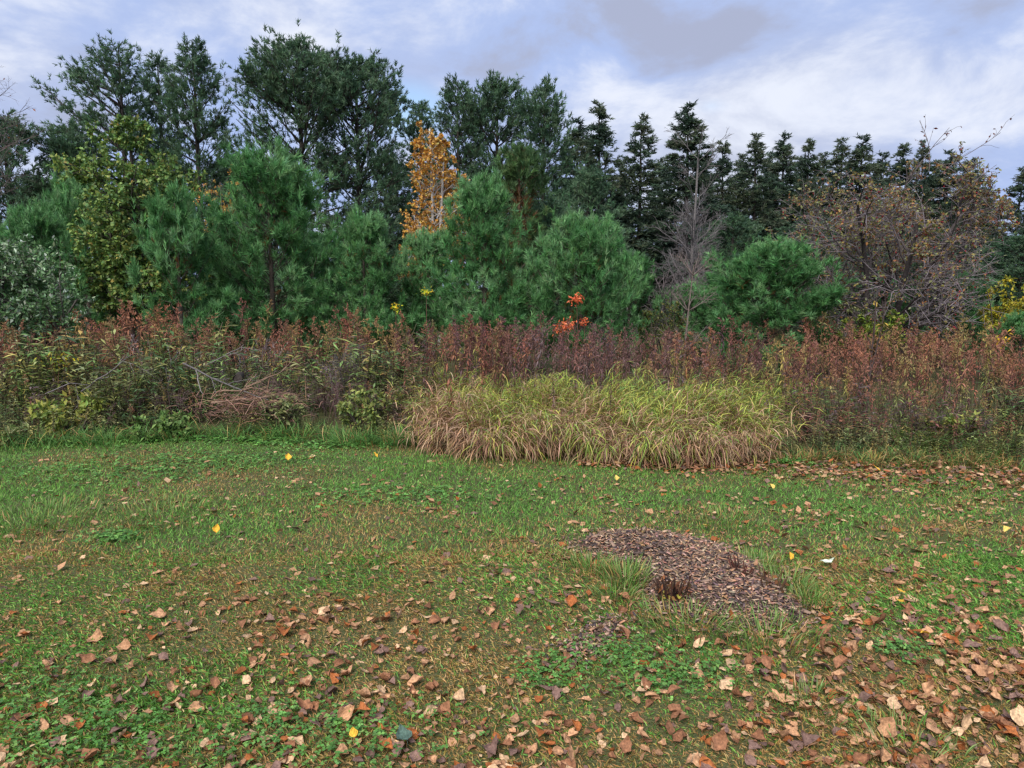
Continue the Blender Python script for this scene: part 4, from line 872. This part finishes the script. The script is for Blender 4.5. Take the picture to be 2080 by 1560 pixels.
# clover and creeping weeds
cmb = MB(); tri_leaf = []
def clover(px_, py_, n, sx, sy, size=.016, cols=None):
    q = onground(px_, py_); x = q[0]+r.normal(0, sx, n); y = q[1]+r.normal(0, sy, n); y = np.maximum(y, 1.7); z = gz(x, y)+r.uniform(.012, .045, n)
    a0 = r.uniform(0, 2*PI, n); c = pick(r, cols or [lin(96, 144, 66), lin(118, 160, 80), lin(82, 126, 58)], n)
    for k3 in range(3):
        a = a0+k3*2.094; scatter(cmb, *LEAF, np.stack([x, y, z], -1), np.stack([np.cos(a), np.sin(a), r.normal(0, .25, n)], -1), nrm(rdir(r, n)*.35+[0, 0, 1]), size*r.uniform(.7, 1.3, n), size*r.uniform(.7, 1.1, n), c)
for a in ((90, 1500, 460, .28, .16, .013), (40, 1410, 160, .2, .15, .013), (300, 1540, 140, .2, .12, .012), (230, 1095, 130, .1, .07, .022), (250, 960, 700, .8, .25, .022), (480, 935, 500, .5, .18, .022), (700, 905, 300, .4, .12, .026), (700, 1500, 260, .2, .12, .015), (1110, 1375, 160, .08, .08, .014),
          (820, 1010, 260, .4, .15, .022), (560, 1480, 120, .12, .1, .014), (1260, 1335, 160, .14, .08, .015), (1350, 1390, 200, .15, .08, .015), (1835, 1330, 90, .08, .05, .016), (1600, 943, 90, .1, .05, .04), (150, 900, 360, .8, .15, .035), (520, 898, 260, .5, .12, .035)): clover(*a)
tag(cmb.build('clover', M_LEAF), 'patches of low green clover and creeping weeds in the lawn', 'clover', kind='stuff')

# ================================================================== MULCH BED
r = np.random.default_rng(500)
def bed(name, poly, zoff, seedn):
    mn = poly.min(0)-.06; mx = poly.max(0)+.06; nx2, ny2 = 70, 50
    X, Y = np.meshgrid(np.linspace(mn[0], mx[0], nx2), np.linspace(mn[1], mx[1], ny2)); ins = inside(poly, X, Y); d = polydist(poly, X, Y)
    Z = gz(X, Y)+np.where(ins, (mound(X, Y) if zoff else .003)+.008*fbm(X*14, Y*14, 2), -.03-.05*np.minimum(d, .2))
    idx = np.arange(nx2*ny2).reshape(ny2, nx2); use = (ins | (d < .06)); qd = use[:-1, :-1] & use[1:, :-1] & use[:-1, 1:] & use[1:, 1:]
    t = np.concatenate([np.stack([idx[:-1, :-1][qd], idx[:-1, 1:][qd], idx[1:, 1:][qd]], -1), np.stack([idx[:-1, :-1][qd], idx[1:, 1:][qd], idx[1:, :-1][qd]], -1)])
    mb = MB(); c = np.array(lin(80, 66, 58))[None]*(.75+.5*fbm(X*22, Y*22, 2)).reshape(-1, 1); mb.add(np.stack([X, Y, Z], -1).reshape(-1, 3), t, c); return mb
CHIP = ([(-.5, 0, 0), (.5, .06, 0), (.42, .95, .03), (-.4, 1, .0), (-.5, 0, .12), (.5, .06, .12), (.42, .95, .15), (-.4, 1, .12)], [(4, 5, 6), (4, 6, 7), (0, 1, 5), (0, 5, 4), (1, 2, 6), (1, 6, 5), (2, 3, 7), (2, 7, 6), (3, 0, 4), (3, 4, 7)])
CH = [lin(152, 126, 108), lin(122, 100, 88), lin(96, 80, 74), lin(178, 148, 122), lin(74, 64, 62), lin(160, 120, 92), lin(136, 108, 90)]
mbed = bed('mulch_bed', _mp, True, 1).build('mulch_bed', M_CHIP); tag(mbed, 'crescent-shaped bed of brown wood-chip mulch in the lawn', 'mulch bed')
def chips(poly, n, extra, raised):
    mn = poly.min(0)-.15; mx = poly.max(0)+.15; x = r.uniform(mn[0], mx[0], n); y = r.uniform(mn[1], mx[1], n); d = polydist(poly, x, y); ok = inside(poly, x, y) | (r.random(n) < extra*np.exp(-d/.045)); x = x[ok]; y = y[ok]
    return x, y, gz(x, y)+(mound(x, y) if raised else .008)+r.uniform(.002, .02, len(x))
def chipset(mb, x, y, z, ln, wd):
    n = len(x); a = r.uniform(0, 2*PI, n); scatter(mb, *CHIP, np.stack([x, y, z], -1), np.stack([np.cos(a), np.sin(a), r.normal(0, .22, n)], -1), nrm(rdir(r, n)*.3+[0, 0, 1]), ln*r.uniform(.5, 1.3, n), wd*r.uniform(.6, 1.3, n), pick(r, CH, n, None, .2))
def shreds(mb, x, y, z):
    n = len(x); a = r.uniform(0, 2*PI, n); scatter(mb, *LEAF2, np.stack([x, y, z], -1), np.stack([np.cos(a), np.sin(a), r.normal(0, .25, n)], -1), nrm(rdir(r, n)*.4+[0, 0, 1]), r.uniform(.012, .05, n), r.uniform(.003, .012, n), pick(r, CH, n, None, .28))
x, y, z = chips(_mp, 6500, .6, True); mb = MB(); chipset(mb, x, y, z, .028, .010); x, y, z = chips(_mp, 15000, .8, True); shreds(mb, x, y, z); o = mb.build('wood_chips', M_CHIP, mbed); o['kind'] = 'stuff'
cmesh = []
for k in range(10):
    mb = MB(); scatter(mb, *CHIP, np.zeros((1, 3)), [[0, 1, 0]], [[0, 0, 1]], 1., .34+.1*r.random(), np.array([CH[k % 7]])*r.uniform(.85, 1.15)); cmesh.append(mb.mesh('wood_chip', M_CHIP))
x, y, z = chips(_mp, 360, .0, True)
for i in range(min(190, len(x))):
    o = bpy.data.objects.new('wood_chip', cmesh[i % 10]); C.objects.link(o); o.parent = mbed; s_ = r.uniform(.028, .05); o.scale = (s_, s_, s_); o.location = (x[i], y[i], z[i]+.012); o.rotation_euler = (r.normal(0, .25), r.normal(0, .25), r.uniform(0, 6.28))
mbed2 = bed('mulch', _mp2, False, 2).build('bare_patch', M_CHIP); tag(mbed2, 'small bare patch of scattered wood chips trailing from the mulch bed', 'mulch patch')
x, y, z = chips(_mp2, 500, .8, False); mb = MB(); chipset(mb, x, y, z, .028, .010); x, y, z = chips(_mp2, 1700, .9, False); shreds(mb, x, y, z); o = mb.build('wood_chips', M_CHIP, mbed2); o['kind'] = 'stuff'
# cut-back perennial stubs
def stub(px_, py_, n, h, rad, cols, label, leafy=0):
    q = onground(px_, py_); e = empty('cut_back_plant', (q[0], q[1], float(gz(q[0], q[1])+.03))); a = r.uniform(0, 2*PI, n); b = np.stack([rad*.5*np.cos(a), rad*.5*np.sin(a), 0*a], -1)*r.random((n, 1)); d = np.stack([np.cos(a)*.35, np.sin(a)*.35, np.ones(n)], -1)*(h*r.uniform(.5, 1.1, n))[:, None]
    mb = MB(); tubes(mb, np.stack([b-[0, 0, .03], b+d*.5, b+d], 1), np.array([[.004, .0035, .003]]), 4, pick(r, cols, n)); mb.build('stalks', M_DRY, e)
    if leafy:
        mb = MB(); P = np.repeat(b, leafy, 0)+np.repeat(d, leafy, 0)*r.random((n*leafy, 1)); k = len(P); scatter(mb, *LEAF, P, rdir(r, k)+[0, 0, -.2], rdir(r, k), r.uniform(.03, .06, k), .022, pick(r, [lin(110, 72, 50), lin(90, 66, 50), lin(190, 170, 80), lin(140, 90, 55)], k, [.4, .3, .1, .2])); mb.build('leaves', M_DRY, e)
    tag(e, label, 'plant')
stub(1362, 1232, 26, .13, .13, [lin(90, 62, 50), lin(70, 52, 46)], 'cut-back plant with withered brown leaves at the near edge of the mulch', 2)
stub(1506, 1190, 24, .12, .07, [lin(110, 66, 56), lin(80, 54, 48)], 'upright cluster of cut reddish stalks on the right of the mulch')
stub(1300, 1112, 12, .08, .08, [lin(70, 55, 50)], 'small dark stubble at the far edge of the mulch', 1)
stub(1560, 1212, 22, .10, .16, [lin(90, 66, 54), lin(120, 96, 66)], 'withered brown tuft at the right end of the mulch', 1)

# ================================================================== FALLEN LEAVES
r = np.random.default_rng(600)
def leaf_mesh(seed, colr, sub=1):
    """a curled dry leaf, unit length, midrib along y, with stalk"""
    q = np.random.default_rng(seed); nv = 6; vs = []; t = []
    us = np.linspace(0, 1, nv); wd = np.array([.12, .36, .43, .36, .20, .01])*q.uniform(.6, 1.1); fold = q.uniform(-.3, 1.1); curl = q.uniform(-.9, 1.2); tw = q.normal(0, .7)
    for i, u in enumerate(us):
        zc = curl*.45*(u-.45)**2*2; yy_ = u
        for sx in (-1, -.5, 0, .5, 1):
            x = sx*wd[i]*(1+q.normal(0, .16)); z = zc+fold*abs(x)*.9+tw*x*(u-.4)*.8+q.normal(0, .012); vs.append((x, yy_+.04*abs(sx)-.04+q.normal(0, .03), z+q.normal(0, .02)))
    vs = np.array(vs); vs[:, 2] -= np.sort(vs[:, 2])[2]
    for i in range(nv-1):
        for j in range(4): a = i*5+j; t += [(a, a+1, a+6), (a, a+6, a+5)]
    c = np.tile(np.array(colr), (len(vs), 1))*np.clip(q.normal(1, .12, (len(vs), 1)), .6, 1.4); c[2::5] *= 1.12
    mb = MB(); mb.add(vs, t, c); st = np.array([[0, .0, vs[2, 2]], [.01, -.12, vs[2, 2]*.6], [.03*q.normal(), -.28, .04]]); tubes(mb, st[None], np.array([[.014, .011, .008]]), 3, np.array(colr)*.8); return mb
FC = {'tan': lin(184, 140, 104), 'pale': lin(204, 168, 130), 'brown': lin(142, 98, 70), 'orange_brown': lin(164, 98, 54), 'mauve_brown': lin(128, 100, 88)}
protos = {k: [leaf_mesh(700+i+13*j, v) for i in range(9)] for j, (k, v) in enumerate(FC.items())}
pm = {k: [m.mesh('leaf_blade', M_FALLEN) for m in v] for k, v in protos.items()}
# density of leaves over the lawn
n = 24000; y = 1.8+5.2*r.random(n); x = r.uniform(-.78, .78, n)*(y+.3)
pxl = pxof(x, y*math.cos(PITCH)+CAMH*math.sin(PITCH))
den = .24+.26*np.clip((4.3-y)/1.8, 0, 1)+.26*np.clip((pxl-1150)/700, 0, 1)*np.clip((4.0-y)/1.3, .35, 1)+.14*np.clip((pxl-1500)/500, 0, 1)
den *= .25+1.5*fbm(x*1.8+40, y*1.8, 3)**1.4*1.6; den -= .16*np.exp(-((pxl-150)/350)**2)*(y > 3.6); den *= np.where(y > 5.6, .6, 1)*np.where((pxl < 500) & (y < 3), .8, 1)
lit = np.clip((pxl-1480)/260, 0, 1)*np.clip(1-np.abs(y-front(x)+.28)/.45, 0, 1)*1.6
ok = (r.random(n) < den*.70+lit) & (y < front(x)+.1); ins = inside(_mp, x, y); ok &= ~ins | (r.random(n) < .35)
ok_i = np.nonzero(ok)[0]; x = x[ok]; y = y[ok]; n = len(x); z = gz(x, y)+mound(x, y)*inside(_mp, x, y)+r.uniform(.002, .022, n)
kinds = list(FC); kp = r.choice(5, n, p=[.36, .15, .24, .10, .15]); size = np.clip(.036*np.exp(r.normal(0, .36, n)), .014, .075)
order = np.argsort(-(size*(np.abs(pxl[ok_i]-1040) < 1030)*(y > 2.15)/np.hypot(y, 1.6))); single = set(order[:288].tolist())
rot = [(r.normal(0, .28) if r.random() < .8 else r.normal(0, 1.0), r.normal(0, .28), r.uniform(0, 6.28)) for _ in range(n)]
lname = {'tan': 'tan', 'pale': 'pale buff', 'brown': 'brown', 'orange_brown': 'orange-brown', 'mauve_brown': 'greyish mauve-brown'}
def lplace(x, y):
    p = pxof(x, y*math.cos(PITCH)+CAMH*math.sin(PITCH))
    if inside(_mp, np.array([x]), np.array([y]))[0]: return 'lying on the mulch bed'
    if p < 420: return 'in the lower left clover' if y < 2.9 else 'on the far left lawn beyond the clover'
    if p < 1050: return 'at the bottom edge left of the mulch' if y < 2.7 else 'on the lawn left of the mulch bed'
    if p < 1620: return 'on the near lawn just below the mulch bed'
    return 'in the thick leaf fall at lower right' if y < 2.8 else 'on the lawn right of the mulch bed'
from mathutils import Euler
fmb = MB()
for i in range(n):
    k = kinds[kp[i]]
    if i in single:
        o = bpy.data.objects.new('fallen_leaf', pm[k][i % 9]); C.objects.link(o); o.location = (x[i], y[i], z[i]); o.rotation_euler = rot[i]; o.scale = (size[i],)*3
        pl_ = lplace(x[i], y[i]); cu = 'curled dry' if abs(rot[i][0]) > .35 else 'flat dry'; tag(o, f'{lname[k]} {cu} leaf {pl_}', 'fallen leaf', f'{lname[k]} {cu} leaves {pl_}')
    else:
        if y[i] > 3.5 or size[i] < .03:
            P_ = np.array([[x[i], y[i], z[i]]]); a_ = rot[i][2]; scatter(fmb, *LEAF, P_, [[math.cos(a_), math.sin(a_), rot[i][0]]], [[rot[i][1]*1.5, rot[i][0], 1]], size[i]*1.1, size[i]*.85, np.array([FC[k]])*r.uniform(.7, 1.12)); continue
        m_ = protos[k][i % 9]; R3 = np.array(Euler(rot[i]).to_matrix()); v = np.concatenate(m_.v)@R3.T*size[i]+[x[i], y[i], z[i]]
        fmb.add(v, np.concatenate(m_.t), np.concatenate(m_.c)*r.uniform(.6, 1.1))
tag(fmb.build('fallen_leaves', M_FALLEN2), 'scatter of smaller fallen leaves farther across the lawn and along the field edge', 'fallen leaves', kind='stuff')
# leaf litter under the grass edge: tiny leaf bits
n = 1700; px_ = r.uniform(1180, 2150, n)**1.0; py_ = 942+np.interp(px_, [1180, 1500, 1800, 2150], [4, 8, 18, 26])+r.normal(0, 1, n)*np.interp(px_, [1180, 1500, 1800, 2150], [4, 10, 20, 24])
mb = MB(); Pp = np.array([onground(a, b) for a, b in zip(px_, py_)]); Pp[:, 2] = gz(Pp[:, 0], Pp[:, 1])+r.uniform(.01, .04, n); a = r.uniform(0, 6.28, n)
scatter(mb, *LEAF, Pp, np.stack([np.cos(a), np.sin(a), r.normal(0, .3, n)], -1), nrm(rdir(r, n)*.5+[0, 0, 1]), r.uniform(.03, .07, n), r.uniform(.025, .05, n), pick(r, list(FC.values()), n, [.3, .1, .28, .14, .18])*.8); tag(mb.build('leaf_litter', M_FALLEN2), 'band of brown leaf litter where lawn meets the field on the right', 'leaf litter', kind='stuff')
# the bright ones, one by one
def one_leaf(px_, py_, s, colr, label, rotz, tilt=.15, seed=1):
    q = onground(px_, py_); o = leaf_mesh(seed, colr).build('fallen_leaf', M_FALLEN); o.location = (q[0], q[1], float(gz(q[0], q[1]))+.035); o.scale = (s*.8,)*3; o.rotation_euler = (tilt, .1, rotz); tag(o, label, 'fallen leaf')
Yw = lin(220, 170, 60); Y2 = lin(222, 190, 100)
one_leaf(1668, 1146, .10, lin(205, 215, 190), 'large pale green-white leaf lying upside down right of the mulch bed', -1.5, .1, 3)
one_leaf(825, 1532, .08, lin(82, 104, 92), 'large dark green leaf at the bottom edge of the lawn', .6, .3, 4)
for a in ((585, 940, .085, Yw, 'bright yellow leaf on the far lawn below the left weeds', .3, .9, 5), (766, 933, .075, Yw, 'yellow leaf on the far lawn near the left end of the tall grass', 1.1, .8, 6), (440, 1090, .07, Yw, 'yellow leaf standing on edge in the left middle of the lawn', .1, 1.1, 7),
          (1605, 1142, .055, Yw, 'small upright yellow leaf beside the large pale leaf', .2, 1.2, 8), (1838, 1210, .055, Yw, 'upper of two yellow leaves close together right of the mulch', 1.2, .3, 9), (1834, 1234, .06, Yw, 'lower of two yellow leaves close together right of the mulch', 1.6, .2, 10),
          (1787, 962, .08, Yw, 'yellow leaf in the leaf litter along the field edge', .8, .6, 11), (2040, 1084, .085, Y2, 'pale yellow leaf near the right edge of the lawn', -1.2, .3, 12), (1437, 1080, .06, Y2, 'yellow leaf just beyond the mulch bed', 2.2, .3, 13), (1878, 1304, .055, Yw, 'yellow leaf tip among brown leaves in the lower right', 2.5, .4, 14),
          (1570, 1003, .075, Y2, 'pale yellow leaf on the far lawn left of the litter', .6, .5, 15), (1252, 985, .06, Y2, 'narrow yellow leaf on the far lawn before the tall grass', .2, 1.0, 16), (720, 1520, .042, Yw, 'curled yellow leaf left of the dark green leaf', .5, .7, 17)): one_leaf(*a)
stick('twig', [(2045, 1415, onground(2045, 1415)[1]), (2080, 1450, onground(2080, 1450)[1])], .006, (.42, .29, .19), 'short tan twig among leaves at the lower right edge', 'twig', 0, 21)
stick('twig', [(250, 1502, onground(250, 1502)[1]), (280, 1508, onground(280, 1508)[1])], .005, (.20, .15, .13), 'short brown twig in the clover at lower left', 'twig', 0, 22)
